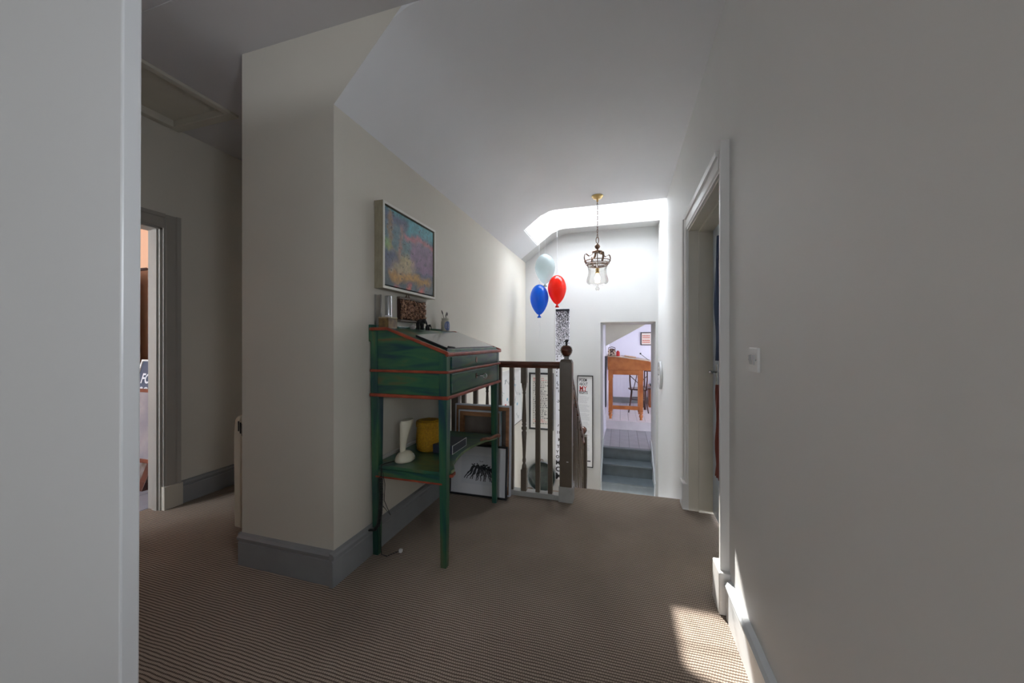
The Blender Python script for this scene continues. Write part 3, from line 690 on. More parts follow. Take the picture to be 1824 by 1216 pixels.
mb = MB(); mb.box(-.15, .345, 7.245, 7.275, -.10, -.03); mb.box(-.20, -.17, 7.29, 7.81, -.09, -.03); mb.build('stretcher', 'pine', od)
# things on the office desk
bk = thing('patterned_box', 'small cream and red patterned round-topped box on the pine desk', 'box', (-.16, 7.33, .922))
mb = MB(); P = [(-.235, .925)]+[(-.16+.072*cos(pi-pi*k/10), 1.015+.05*sin(pi*k/10)) for k in range(11)]+[(-.088, .925)]
M['patterned'] = mat('patterned_tin', (.66, .50, .38), .5, col2=(.05, .015, .015), vscale=30, detail=0)
mb.prism(P, 'y', 7.27, 7.39); mb.build('body', 'patterned', bk); mb = MB(); mb.tube([(-.225, 7.33, 1.04), (-.22, 7.33, 1.08), (-.16, 7.33, 1.095), (-.10, 7.33, 1.08), (-.095, 7.33, 1.04)], .006); mb.build('handle', 'darkwood', bk)
mb = MB(); mb.lathe([(.028, 0), (.034, .004), (.034, .075), (.03, .085), (.02, .09), (.02, .105)], (-.045, 7.30, .917), 20); mb.build('jar', 'red_ink', label='small red jar beside the patterned box on pine desk', cat='jar')
mb = MB(); mb.prism([(.08, .905), (.30, .877), (.30, .890), (.08, .920)], 'y', 7.55, 7.80); mb.build('notebook', mat('buff_paper', (.66, .40, .24), .6), label='buff sheets of paper lying on the pine desk lid', cat='paper')
mc = thing('microphone', 'thin black gooseneck microphone leaning over the pine desk', 'microphone', (.60, 7.6, .83))
MB().tube([(.52, 7.6, .842), (.47, 7.6, .885), (.40, 7.6, .94), (.385, 7.6, .955)], .005).build('stalk', 'black', mc); mb = MB(); mb.ball((.38, 7.6, .96), .017, .017, .017); mb.build('head', 'black', mc)
MB().lathe([(.03, 0), (.03, .008), (.01, .014)], (.525, 7.6, .833), 16).build('base', 'black', mc)
# bentwood chair behind the desk
ochair = thing('bentwood_chair', 'dark bentwood chair pushed behind the orange pine desk', 'chair', (.30, 8.05, ZO))
cx, cy, sz = .36, 8.15, .18
mb = MB(); mb.lathe([(.19, 0), (.20, .01), (.20, .025), (.18, .032)], (cx, cy, sz), 28); mb.build('seat', 'darkwood', ochair)
for dx, dy in ((-.15, -.15), (.15, -.15), (-.13, .16), (.13, .16)):
    mb = MB(); mb.tube([(cx+dx*.9, cy+dy*.9, sz), (cx+dx*1.05, cy+dy*1.05, -.05), (cx+dx*1.3, cy+dy*1.3, ZO)], [.016, .014, .011]); mb.build('leg', 'darkwood', ochair)
mb = MB(); mb.tube([(cx-.15, cy-.17, sz), (cx-.17, cy-.21, .4), (cx-.17, cy-.22, .60), (cx-.1, cy-.23, .69), (cx, cy-.235, .71), (cx+.1, cy-.23, .69), (cx+.17, cy-.22, .60), (cx+.17, cy-.21, .4), (cx+.15, cy-.17, sz)], .014); mb.build('back_frame', 'darkwood', ochair)
mb = MB(); mb.tube([(cx-.16, cy-.215, .48), (cx, cy-.22, .33), (cx+.16, cy-.215, .48)], .009); mb.tube([(cx-.10, cy-.2, sz+.02), (cx-.05, cy-.21, .42), (cx, cy-.23, .70)], .008); mb.tube([(cx+.10, cy-.2, sz+.02), (cx+.05, cy-.21, .42), (cx, cy-.23, .70)], .008); mb.build('back_scroll', 'darkwood', ochair)
mb = MB(); mb.tube([(cx+.16*cos(a*pi/12), cy+.16*sin(a*pi/12), -.02) for a in range(24)], .008, closed=True); mb.build('stretcher', 'darkwood', ochair)
# second chair
c2 = thing('office_chair', 'dark wooden stool-backed chair at right behind the bentwood chair', 'chair', (.62, 8.45, ZO))
mb = MB(); mb.box(.48, .80, 8.35, 8.68, .16, .19); mb.build('seat', 'darkwood', c2, bevel=.004)
for x, y, t in ((.50, 8.37, .68), (.78, 8.37, .68), (.50, 8.66, .16), (.78, 8.66, .16)):
    mb = MB(); mb.tube([(x, y, ZO), (x, y, .2), (x, y-(.05 if t > .3 else 0), t)], .015); mb.build('leg', 'darkwood', c2)
MB().box(.50, .78, 8.31, 8.335, .55, .68).build('back_rail', 'darkwood', c2, bevel=.003)
# radiator
ra = thing('radiator', 'white panel radiator seen under the pine desk', 'radiator', (0, 9.1, -.15))
MB().box(-.17, .27, 9.06, 9.09, -.13, .45).build('panel', 'office', ra, bevel=.006)
for k in range(14): MB().box(-.16+.0305*k, -.146+.0305*k, 9.052, 9.062, -.09, .41).build('rib', 'office', ra, bevel=.003)
MB().box(-.17, .27, 9.055, 9.15, .45, .462).build('top_grille', 'office', ra); MB().box(.03, .05, 9.09, 9.2, .10, .14).build('bracket', 'office', ra)
# office picture
op = thing('office_picture', 'small black-framed print with orange lettering on far lilac wall', 'picture', (.6, 9.18, 1.25))
MB().box(.465, .715, 9.165, 9.198, 1.11, 1.42).build('frame', 'black', op, bevel=.002)
MB().box(.485, .695, 9.160, 9.166, 1.13, 1.40).build('print', mat('buff_print', (.72, .62, .56), .5), op)
mb = MB()
for z, n in ((1.335, 5), (1.29, 7), (1.225, 4), (1.18, 6)):
    for k in range(n): a = .505+.17*k/n; mb.box(a, a+.13/n, 9.158, 9.160, z-.011, z+.013)
mb.build('print_lines', mat('coral_ink', (.62, .14, .09), .6), op, kind='stuff')
# shelf line
MB().box(-.05, .25, 9.08, 9.2, .86, .875).build('wall_shelf', 'office', label='thin white shelf on the far office wall behind patterned box', cat='shelf')
# dark panel on passage left wall
MB().box(-.262, -.245, 6.72, 6.98, .02, .93).build('dark_panel', mat('slate_panel', (.05, .055, .075), .45), label='tall thin dark slate panel on the left wall at top of steps', cat='panel')
# drawer unit right
du = thing('drawer_unit', 'low pine drawer unit against the right side behind the chairs', 'drawers', (.85, 8.8, ZO))
MB().box(.62, 1.2, 8.7, 9.15, ZO, .19).build('carcass', 'pine', du, bevel=.003)
for k in range(3):
    d = MB().box(.64, 1.18, 8.685, 8.70, ZO+.03+.15*k, ZO+.16+.15*k).build('drawer', 'pine', du, bevel=.004)
    MB().ball((.8, 8.675, ZO+.10+.15*k), .014, .014, .014).build('knob', 'brass', d)
kb = MB().box(.64, .92, 8.75, 8.95, .19, .235).build('equipment_box', 'black', label='flat black equipment on top of the pine drawer unit', cat='electronics', bevel=.004)
mo = thing('monitor', 'black flat screen seen edge-on above the pine drawer unit', 'monitor', (.85, 8.85, .2))
MB().box(.78, 1.15, 9.0, 9.03, .30, .58).build('screen', 'black', mo, bevel=.004); MB().taper(.95, 9.02, .19, .32, .07, .05, .02, .015).build('stand', 'black', mo)

# ------------------------------------------------------------------ green standing desk
dk = thing('clerk_desk', 'distressed green standing clerk desk with orange-red mouldings against the left wall', 'desk', (-1.1, 2.14, 0))
A0, A1 = -1.345, -.873; B0, B1 = 1.722, 2.578     # body extents
def dleg(x, y, name='leg'):
    MB().taper(x, y, 0, .90, .0165, .0165, .0245, .0245).build(name, 'green_leg', dk, bevel=.002)
for x in (A0+.025, A1-.025):
    for y in (B0+.025, B1-.025): dleg(x, y)
# body: lower box then sloping upper box; framed with pilaster strips
mb = MB(); mb.box(A0+.004, A1-.004, B0+.004, B1-.004, .905, 1.04); mb.build('drawer_case', 'green', dk)
mb = MB(); mb.prism([(A0+.004, 1.04), (A1-.004, 1.04), (A1-.004, 1.128), (-1.234, 1.262), (A0+.004, 1.262)], 'y', B0+.004, B1-.004); mb.build('sloping_case', 'green', dk)
for y, s in ((B0, 0), (B1, -.04)):
    for x, z1 in ((A0, 1.262), (A1-.045, 1.130)):
        mb = MB(); mb.box(x, x+.045, y+s, y+s+.04, .905, z1-.002 if x < -1 else z1-.004); mb.build('corner_post', 'green_leg', dk, bevel=.0015)
# mouldings
def ring(z0, z1, out):
    mb = MB(); P = lambda o: [(-o*.0, z0)]
    for x0, x1, y0, y1 in ((A0-.0, A1+out, B0-out, B0+.002), (A0-.0, A1+out, B1-.002, B1+out), (A1-.002, A1+out, B0, B1)): mb.box(x0, x1, y0, y1, z0, z1)
    return mb
ring(.893, .912, .014).build('moulding', 'orange', dk, bevel=.006)
ring(1.030, 1.045, .011).build('moulding', 'orange', dk, bevel=.005)
def edge_mould(y0, y1):
    mb = MB(); t = .02
    mb.prism([(A0-.0, 1.262), (-1.232, 1.262), (A1+.014, 1.124), (A1+.014, 1.124+t), (-1.234, 1.262+t*.85), (A0, 1.262+t*.85)], 'y', y0, y1); return mb
edge_mould(B0-.014, B0+.010).build('moulding', 'orange', dk, bevel=.005); edge_mould(B1-.010, B1+.014).build('moulding', 'orange', dk, bevel=.005)
MB().box(A1-.004, A1+.015, B0-.014, B1+.014, 1.120, 1.140).build('moulding', 'orange', dk, bevel=.006)
# lid and flat top
MB().box(A0, -1.236, B0+.010, B1-.010, 1.262, 1.274).build('top', 'green_top', dk)
lid = MB(); lid.prism([(-1.234, 1.262), (A1-.004, 1.130), (A1-.004, 1.142), (-1.234, 1.275)], 'y', B0+.012, B1-.012); lid.build('lid', green('worn_green_lid', (1, 3, 1)), dk)
MB().box(A1-.022, A1-.012, B0+.03, B1-.03, 1.142, 1.158).build('pen_ledge', 'green_top', dk, bevel=.002)
MB().box(XL+.001, A0+.004, B0+.0, B1-.0, 1.20, 1.296).build('backboard', 'green', dk, bevel=.003)
# front faces
MB().box(A1-.006, A1+.004, B0+.055, B1-.055, 1.052, 1.115).build('fall_front', 'green', dk, bevel=.002)
dw = MB().box(A1-.006, A1+.004, B0+.055, B1-.055, .918, 1.024).build('drawer', 'green', dk, bevel=.003)
es = MB().lathe([(.011, 0), (.011, .003)], (A1+.004, 2.12, 1.085), 16, Matrix(((0,0,1),(0,1,0),(1.7,0,0)))).build('escutcheon', 'bronze', dk)
es = MB().lathe([(.010, 0), (.010, .003)], (A1+.004, 2.12, .985), 16, Matrix(((0,0,1),(0,1,0),(1.7,0,0)))).build('escutcheon', 'bronze', dw)
mb = MB(); mb.tube([(A1+.004, 2.12, .985), (A1+.05, 2.12, .985)], .003); mb.tube([(A1+.062+.013*cos(a*pi/8), 2.12, .985+.015*sin(a*pi/8)) for a in range(16)], .0028, closed=True); mb.build('key', 'chrome', dw)
# shelf with concave front
P = [(A0+.0, B0+.012), (A1-.012, B0+.012), (A1-.0, B0+.05), (A1+.002, B0+.085), (A1-.012, B0+.11), (A1-.045, B0+.17)]
for k in range(1, 8): t = k/8; P.append((A1-.045-.040*sin(pi*t), B0+.17+(B1-B0-.34)*t))
P += [(A1-.045, B1-.17), (A1-.012, B1-.11), (A1+.002, B1-.085), (A1, B1-.05), (A1-.012, B1-.012), (A0, B1-.012)]
MB().prism(P, 'z', .487, .505).build('shelf', 'green_top', dk, bevel=.002)
P2 = [p for p in P[1:-1]]
mb = MB()
for a, b in zip(P2[1:-2], P2[2:-1]):
    d = Vector((b[0]-a[0], b[1]-a[1])).normalized(); nx, ny = d.y*.003, -d.x*.003
    mb.prism([(a[0], a[1]), (b[0], b[1]), (b[0]+nx, b[1]+ny), (a[0]+nx, a[1]+ny)], 'z', .488, .5045)
mb.build('shelf_edge', mat('worn_pale_edge', (.30, .34, .18), .4, col2=(.03, .12, .05), vscale=8), dk)
MB().box(A0+.02, A1-.02, B0+.006, B0+.022, .448, .487).build('shelf_rail', 'green', dk); MB().box(A0+.02, A1-.02, B1-.022, B1-.006, .448, .487).build('shelf_rail', 'green', dk)
MB().box(A0+.03, A1-.03, B0+.004, B0+.02, .440, .449).build('moulding', 'orange', dk)
MB().box(A0-.010, A0+.004, B0+.02, B1-.02, .487, .522).build('shelf_back_strip', mat('pale_back_strip', (.62, .60, .56), .5), dk)
MB().prism([(A1-.03, B0+.02), (A1+.012, B0+.05), (A1+.004, B0+.10), (A1-.03, B0+.09)], 'z', .470, .484).build('corner_bracket', 'orange', dk)
# twisted stick lying at the front right of shelf
mb = MB(); pts = [(-.925+.012*k, 2.33+.022*k, .519+.004*sin(k*1.3)) for k in range(8)]
mb.tube(pts, [.007, .011, .010, .013, .010, .013, .012, .015], 10); mb.build('knobbly_stick', mat('knobbly_wood', (.26, .10, .05), .4, col2=(.12, .04, .02), vscale=40), label='knobbly brown wooden stick lying at the shelf front of the green desk', cat='stick')

# telephone
ph = thing('telephone', 'ivory one-piece upright telephone on the lower shelf of green desk', 'telephone', (-1.207, 1.85, .505))
mb = MB(); PX, PY, PZ = -1.207, 1.85, .505
R = Matrix.Rotation(radians(60), 3, 'Z')
prof_ = [(.058, 0), (.062, .006), (.061, .016), (.055, .032), (.044, .046), (.030, .056), (.012, .062), (.002, .063)]
rows = []
mb.lathe(prof_, (PX, PY, PZ), 28, Matrix.Diagonal((.85, 1.1, .95))); mb.build('base', 'ivory', ph)
mb = MB(); rows = []
for i in range(15):
    t = i/14; z = .035+.195*t
    ry = .019+.042*t**2.0; rx = .014+.020*t**1.3; cxo = ry-.028+.006*t
    if i == 14: rx *= .8; ry *= .85
    rows.append([(PX-.010+rx*cos(a*pi/8), PY+cxo+ry*sin(a*pi/8), PZ+z) for a in range(17)])
mb.strip(rows); n0 = len(mb.v); mb.add([Vector(p) for p in rows[-1][:16]], [tuple(range(16))], True); mb.build('handset', 'ivory', ph)
mb = MB(); mb.lathe([(.013, 0), (.014, .003), (.010, .005)], (PX+.038, PY+.02, PZ+.028), 16, Matrix.Rotation(radians(60), 3, 'Y')); mb.build('dial_button', 'white_plastic', ph)
co = MB(); pts = []
path = [(-1.245, 1.80, .512), (-1.27, 1.757, .512), (-1.262, 1.706, .520), (-1.256, 1.696, .46), (-1.254, 1.694, .36), (-1.258, 1.692, .26), (-1.268, 1.690, .20), (-1.29, 1.686, .168), (-1.325, 1.690, .16)]
def samp(path, n):
    out = []; segs = [(Vector(a), Vector(b)) for a, b in zip(path, path[1:])]; Ls = [(b-a).length for a, b in segs]; tot = sum(Ls)
    for i in range(n):
        s_ = tot*i/(n-1)
        for (a, b), l in zip(segs, Ls):
            if s_ <= l+1e-9: out.append(a+(b-a)*(s_/l)); break
            s_ -= l
    return out
sp_ = samp(path[3:], 420)
for i, p in enumerate(sp_):
    a = i*2*pi/11; pts.append(p+Vector((.0095*cos(a), .0095*sin(a), 0)))
co.tube([Vector(q) for q in path[:4]], .0028, 6)
co.tube(pts, .0026, 5)
co.tube([(-1.262, 1.71, .50), (-1.235, 1.70, .42), (-1.24, 1.70, .33), (-1.20, 1.70, .255), (-1.25, 1.70, .30)], .0018, 5)
co.build('cord', 'black', ph, label='coiled black cord')
co = MB(); co.tube([(-1.262, 1.69, .20), (-1.258, 1.69, .12), (-1.256, 1.70, .03), (-1.245, 1.73, .006), (-1.225, 1.765, .006), (-1.20, 1.79, .012)], .0022, 6); co.build('lead', 'black', ph)
MB().box(-1.205, -1.188, 1.783, 1.80, .002, .02).build('plug', 'white_plastic', ph, bevel=.002)

# yellow basket
ba = thing('lidded_basket', 'mustard yellow woven lidded basket on the lower shelf of green desk', 'basket', (-1.185, 2.09, .505))
mb = MB(); mb.lathe([(.070, 0), (.078, .01), (.082, .05), (.081, .10), (.077, .145), (.074, .152)], (-1.185, 2.09, .505), 40); mb.build('body', 'raffia', ba)
mb = MB(); mb.lathe([(.080, .148), (.083, .152), (.083, .178), (.079, .186), (.05, .192), (.01, .194)], (-1.185, 2.09, .505), 40); ld = mb.build('lid', 'raffia', ba)
mb = MB(); mb.tube([(-1.185+.008*cos(a*pi/6), 2.09, .700+.006*sin(a*pi/6)) for a in range(12)], .0025, 6, closed=True); mb.build('loop', 'raffia', ld)
# dark box
bx = thing('storage_box', 'flat dark blue-black box with pale edges on the lower shelf of green desk', 'box', (-1.05, 2.12, .505))
MB().box(-1.12, -.986, 2.02, 2.23, .507, .560).build('body', mat('blue_black_card', (.03, .035, .055), .35), bx, bevel=.002)
mb = MB()
for a in ((2.02, 2.23, .507, .5095), (2.02, 2.23, .5575, .560), (2.02, 2.0225, .5095, .5575), (2.2275, 2.23, .5095, .5575)): mb.box(-.9868, -.9845, a[0], a[1], a[2], a[3])
mb.build('edging', 'paper', bx)

# on top of the green desk
ZT = 1.2745
bt = thing('wooden_block_box', 'small brown mottled box at the near end of green desk top', 'box', (-1.27, 1.79, ZT))
MB().box(-1.31, -1.245, 1.745, 1.83, ZT, ZT+.058).build('body', mat('mottled_brown', (.24, .15, .05), .35, col2=(.09, .05, .02), vscale=30), bt, bevel=.002)
MB().box(-1.312, -1.243, 1.743, 1.832, ZT+.058, ZT+.064).build('lid', mat('tin_lid', (.40, .32, .20), .3), bt, bevel=.001); MB().box(-1.288, -1.268, 1.775, 1.80, ZT+.064, ZT+.076).build('knob', 'paper', bt)
mb = MB(); mb.lathe([(.021, 0), (.021, .195), (.0185, .195), (.0185, .006), (.001, .006)], (-1.333, 1.772, ZT), 28, caps=False); mb.build('glass_tube', 'glass', label='tall clear glass cylinder behind small brown box on green desk', cat='glass')
mb = MB(); mb.lathe([(.020, 0), (.0205, .003), (.0205, .195), (.019, .198), (.001, .199)], (-1.330, 1.865, ZT), 28); mb.build('metal_tube', 'chrome', label='tall grey metal cylinder beside the carved plaque on green desk', cat='canister')
# small brass saucer
mb = MB(); rnd = random.Random(3); mb.ball((-1.285, 2.055, ZT+.016), .018, .022, .016, 12, 8); mb.ball((-1.283, 2.070, ZT+.030), .010, .010, .012, 10, 6)
mb.build('stone_ornament', 'stone', label='small grey stone ornament between brown box and black elephants', cat='ornament')
def elephant(name, x, y, s, lab):
    t = thing(name, lab, 'figurine', (x, y, ZT), 'black elephant figurines on the green desk')
    R_ = Matrix.Rotation(radians(-20), 3, 'Z')
    def P(a, b, c): v = R_ @ Vector((b, a, 0)); return (x+v.x*s, y+v.y*s, ZT+c*s)
    mb = MB(); mb.ball(P(0, 0, .055), .018*s, .030*s, .022*s, 16, 10, ); mb.ball(P(.030, .006, .066), .014*s, .015*s, .016*s, 14, 8)
    for a, b in ((-.018, -.009), (-.018, .009), (.016, -.009), (.016, .009)): mb.tube([P(a, b, .05), P(a, b, .025), P(a*1.05, b, 0.0)], [.0085*s, .007*s, .008*s], 8)
    mb.build('body', 'matt_black', t)
    MB().tube([P(.042, .006, .066), P(.050, .008, .050), P(.053, .008, .030), P(.057, .009, .016)], [.007*s, .0055*s, .004*s, .003*s], 8).build('trunk', 'matt_black', t)
    for b in (-.014, .024): MB().ball(P(.024, b, .066), .004*s, .012*s, .015*s, 10, 6).build('ear', 'matt_black', t)
    mb = MB(); mb.tube([P(.045, .0, .056), P(.056, -.002, .056)], .0015*s, 6); mb.build('tusk', 'ivory', t)
    MB().tube([P(-.029, 0, .06), P(-.034, 0, .035)], .0015*s, 6).build('tail', 'matt_black', t)
elephant('elephant_figurine', -1.295, 2.165, .98, 'larger of two black elephant figurines, in front of the carved plaque')
elephant('elephant_figurine', -1.285, 2.245, .55, 'smaller black elephant figurine, right of the larger elephant')
jr = thing('brush_jar', 'pale stoneware jar with blue print holding brushes at far end of desk', 'jar', (-1.295, 2.53, ZT))
JX, JY = -1.295, 2.535
mb = MB(); mb.lathe([(.031, 0), (.033, .003), (.033, .075), (.030, .085), (.028, .092), (.030, .098), (.030, .104), (.026, .104), (.025, .09), (.001, .085)], (JX, JY, ZT), 28); mb.build('body', mat('stoneware', (.60, .56, .46), .3), jr)
mb = MB()
for i in range(11):          # oval printed label, row by row, with thin gaps like lines of print
    z = ZT+.010+.0064*i; q = 1-((i-5)/5.6)**2; ha = radians(44)*sqrt(max(.02, q)); a_ = radians(-35); n = 8
    for k in range(n):
        if i in (3, 5, 7) and k in (2, 5): continue
        q0 = a_-ha+2*ha*k/n; q1 = a_-ha+2*ha*(k+1)/n; rr_ = .0335
        mb.add([(JX+rr_*cos(q0), JY+rr_*sin(q0), z), (JX+rr_*cos(q1), JY+rr_*sin(q1), z), (JX+rr_*cos(q1), JY+rr_*sin(q1), z+.0052), (JX+rr_*cos(q0), JY+rr_*sin(q0), z+.0052)], [(0,1,2,3)])
mb.build('blue_print', mat('cobalt_print', (.10, .16, .42), .3), jr)
for k, (dx, dy, h_, r_) in enumerate(((-.012, -.020, .165, .003), (.004, -.006, .135, .0028), (.006, .012, .15, .0035), (-.004, .020, .155, .0035))):
    b = thing('paint_brush', ('brush with a dark round head leaning left in the stoneware jar', 'shortest thin brush in the middle of stoneware jar', 'brush with grey bristles in the stoneware jar, middle right', 'rightmost brush with splayed grey bristles in stoneware jar')[k], 'brush', (JX, JY, ZT+.02), 'brushes in the stoneware jar')
    e_ = Vector((JX+dx*1.5, JY+dy*1.5, ZT+h_)); s_ = Vector((JX+dx*.3, JY+dy*.3, ZT+.088)); d_ = (e_-s_)
    MB().tube([s_, s_+d_*.62], r_*.6, 8).build('brush_handle', 'lightframe' if k != 0 else 'darkwood', b); MB().tube([s_+d_*.6, s_+d_*.8, e_], [r_*.9, r_*1.5, r_*.7], 8).build('bristles', 'stone' if k else 'matt_black', b)
# portfolio on the lid
sl_ = -(1.275-1.142)/(1.234-.877)
def zl(x): return 1.2755+(x+1.234)*sl_
po = thing('portfolio', 'large thin black portfolio lying on the sloping desk lid', 'folder', (-1.0, 2.15, 1.2))
def slab(x0, x1, y0, y1, a, b, sk=0):
    mb = MB(); B_ = [(x0, y0, zl(x0)+a), (x1, y0, zl(x1)+a), (x1, y1, zl(x1)+a), (x0-sk, y1, zl(x0-sk)+a)]; return mb.hexa(B_, [(p[0], p[1], p[2]-a+b) for p in B_])
slab(-1.10, -.902, 1.79, 2.53, .0005, .0125, .09).build('cover', 'black', po, bevel=.002)
slab(-1.097, -.905, 1.793, 2.527, .0125, .0135, .09).build('top_sheen', mat('grey_sheen', (.30, .33, .34), .22, var=.25, vscale=5, coat=.6), po)  # grey sky reflection on the black cover, put into the colour
mb = MB(); mb.tube([(-.906, 1.80, zl(-.906)+.016), (-.899, 1.835, zl(-.9)+.018), (-.897, 1.87, zl(-.897)+.016)], .004, 6); mb.tube([(-.915, 1.82, zl(-.915)+.016), (-.893, 1.845, zl(-.9)+.016)], .003, 6); mb.build('ribbon_tie', 'matt_black', po)

# ------------------------------------------------------------------ painting on left wall
pt = thing('abstract_painting', 'colourful abstract painting in a deep pale wood frame above desk', 'painting', (XL, 1.772, 1.51))
xf = XL+.062; a0, a1, b0, b1 = 1.772, 2.382, 1.508, 2.012
mb = MB(); mb.box(XL+.002, xf-.004, a0, a1, b0, b0+.014); mb.box(XL+.002, xf-.004, a0, a1, b1-.014, b1); mb.box(XL+.002, xf-.004, a0, a0+.014, b0+.014, b1-.014); mb.box(XL+.002, xf-.004, a1-.014, a1, b0+.014, b1-.014); mb.build('frame_side', 'frameside', pt)
mb = MB(); w = .015; mb.box(xf-.004, xf, a0, a1, b0, b0+w); mb.box(xf-.004, xf, a0, a1, b1-w, b1); mb.box(xf-.004, xf, a0, a0+w, b0+w, b1-w); mb.box(xf-.004, xf, a1-w, a1, b0+w, b1-w); mb.build('frame_face', mat('white_gold_face', (.82, .79, .72), .35), pt, bevel=.001)
MB().box(XL+.002, xf-.03, a0+.014, a1-.014, b0+.014, b1-.014).build('backing', 'black', pt)
MB().box(xf-.03, xf-.008, a0+.024, a1-.024, b0+.024, b1-.024).build('canvas', 'painting', pt)

# carved plaque
pq = thing('carved_plaque', 'carved wooden relief plaque of tangled figures hanging above green desk', 'plaque', (XL, 2.15, 1.33))
MB().box(XL+.001, XL+.018, 1.994, 2.308, 1.336, 1.480).build('backboard', mat('plaque_ground', (.05, .022, .015), .8), pq, bevel=.002)
mb = MB(); mb.box(XL+.001, XL+.024, 1.99, 2.312, 1.472, 1.486); mb.box(XL+.001, XL+.030, 1.99, 2.312, 1.326, 1.340); mb.build('border', mat('grey_brown_wood', (.16, .13, .10), .5), pq, bevel=.003)
rnd = random.Random(11); mb = MB()
for k in range(560):
    y = rnd.uniform(2.002, 2.300); z = rnd.uniform(1.348, 1.466); l = rnd.uniform(.004, .015); w_ = rnd.uniform(.0018, .0052)
    mb.ball((XL+.020+rnd.uniform(0, .014), y, z), rnd.uniform(.003, .007), w_, l, 7, 5, Matrix.Rotation(rnd.uniform(-1.4, 1.4), 3, 'X'))
mb.build('carving', mat('carved_wood', (.62, .36, .22), .4, col2=(.14, .05, .03), vscale=60), pq, kind='stuff')
mb = MB(); mb.tube([(XL+.01, 2.10+.014*cos(a*pi/6), 1.500+.013*sin(a*pi/6)) for a in range(12)], .0035, 6, closed=True)
for a in (-.02, 0, .02): mb.ball((XL+.01, 2.10+a, 1.489+.02*(a == 0)*1.5), .005, .006, .008, 8, 6)
mb.build('hanger', 'bronze', pq)

# ------------------------------------------------------------------ canvases and drawing leaning on the balustrade
def canvas(name, lab, x0, x1, yb, yt, z1, w, edge, side=None):
    hgt = sqrt((yt-yb)**2+z1**2); lean = math.atan2(yt-yb, z1); D = .03
    t = thing(name, lab, 'canvas', ((x0+x1)/2, yb, 0), 'canvases leaning on the balustrade')
    u = Vector((0, sin(lean), cos(lean))); T = facing((x0, yb, .002+.0*D), (1,0,0), u); W = x1-x0
    def fb(mb, a0, a1, b0, b1, c0, c1):
        P = [T @ Vector(q) for q in ((a0,b0,c0),(a1,b0,c0),(a1,b1,c0),(a0,b1,c0),(a0,b0,c1),(a1,b0,c1),(a1,b1,c1),(a0,b1,c1))]
        return mb.hexa(P[:4], P[4:])
    mb = MB(); e = .011
    fb(mb, 0, W, 0, e, -D, 0.002); fb(mb, 0, W, hgt-e, hgt, -D, .002); fb(mb, 0, e, e, hgt-e, -D, .002); fb(mb, W-e, W, e, hgt-e, -D, .002); fb(mb, 0, W, 0, hgt, -D-.002, -D)
    mb.build('canvas_wrap', edge, t)
    for q in ((e, W-e, e, e+w), (e, W-e, hgt-e-w, hgt-e), (e, e+w, e+w, hgt-e-w), (W-e-w, W-e, e+w, hgt-e-w)):
        fb(MB(), *q, -D*.9, 0).build('stretcher_bar', 'stretcher', t, bevel=.0015)
    fb(MB(), e, W-e, e, hgt-e, -D*.98, -D*.8).build('canvas_reverse', 'canvas_back', t)
    if side: fb(MB(), W-.001, W+.001, .0, hgt, -D, .0).build('painted_edge', side, t)
    return t, fb, W, hgt
canvas('stretched_canvas', 'larger stretched canvas turned back to front, rearmost against the balustrade', -1.285, -.815, 2.667, 2.690, .695, .028, 'canvas_white')
canvas('stretched_canvas', 'smaller stretched canvas turned back to front with teal edge, behind framed drawing', -1.24, -.885, 2.635, 2.654, .655, .034, 'canvas_white', 'teal')
t, T, fb = leaning('framed_drawing', 'black-framed ink drawing of twisted roots leaning on floor under desk', -1.30, -.822, 2.600, .002, .395, radians(3.5), .013, 'black', 'paper', group=None)
fb(MB(), .10, .41, .09, .31, -.0098, -.0085).build('drawing_sheet', mat('cool_paper', (.70, .71, .74), .7), t)
rnd = random.Random(5); mb = MB()
def stroke(pts, w0, w1):
    for i in range(len(pts)-1):
        (a, b), (c, d) = pts[i], pts[i+1]; k = i/(len(pts)-1); w = w0+(w1-w0)*k; L_ = max(1e-4, sqrt((c-a)**2+(d-b)**2)); nx, ny = -(d-b)/L_*w/2, (c-a)/L_*w/2
        mb.add([T @ Vector(p) for p in ((a-nx, b-ny, -.0083), (c-nx, d-ny, -.0083), (c+nx, d+ny, -.0083), (a+nx, b+ny, -.0083))], [(0,1,2,3)])
for i in range(13):
    x0_ = .20+.012*i; x1_ = .125+.023*i+rnd.uniform(-.008, .008); pts = [(x0_, .235-.004*abs(i-3))]
    for k in range(1, 8):
        q = k/7; pts.append((x0_+(x1_-x0_)*q+rnd.uniform(-.005, .005), .235-.105*q+rnd.uniform(-.004, .004)-(.012*q if i > 3 else 0)))
    stroke(pts, .013, .005); stroke([(a+.009, b+.003) for a, b in pts[:-2]], .003, .006)
for k in range(60):
    a = rnd.uniform(.19, .345); b = .228+rnd.uniform(-.016, .016)-.10*max(0, a-.27)
    stroke([(a, b), (a+rnd.uniform(-.02, .02), b+rnd.uniform(-.010, .010))], .008, .004)
for k in range(8): a = rnd.uniform(.25, .30); stroke([(a, .268), (a+rnd.uniform(-.012, .012), .268+rnd.uniform(-.006, .008))], .0015, .001)
mb.build('ink_lines', 'ink', t)
fb(MB(), .010, .468, .010, .385, -.0035, -.0015).build('glazing', 'glass', t)

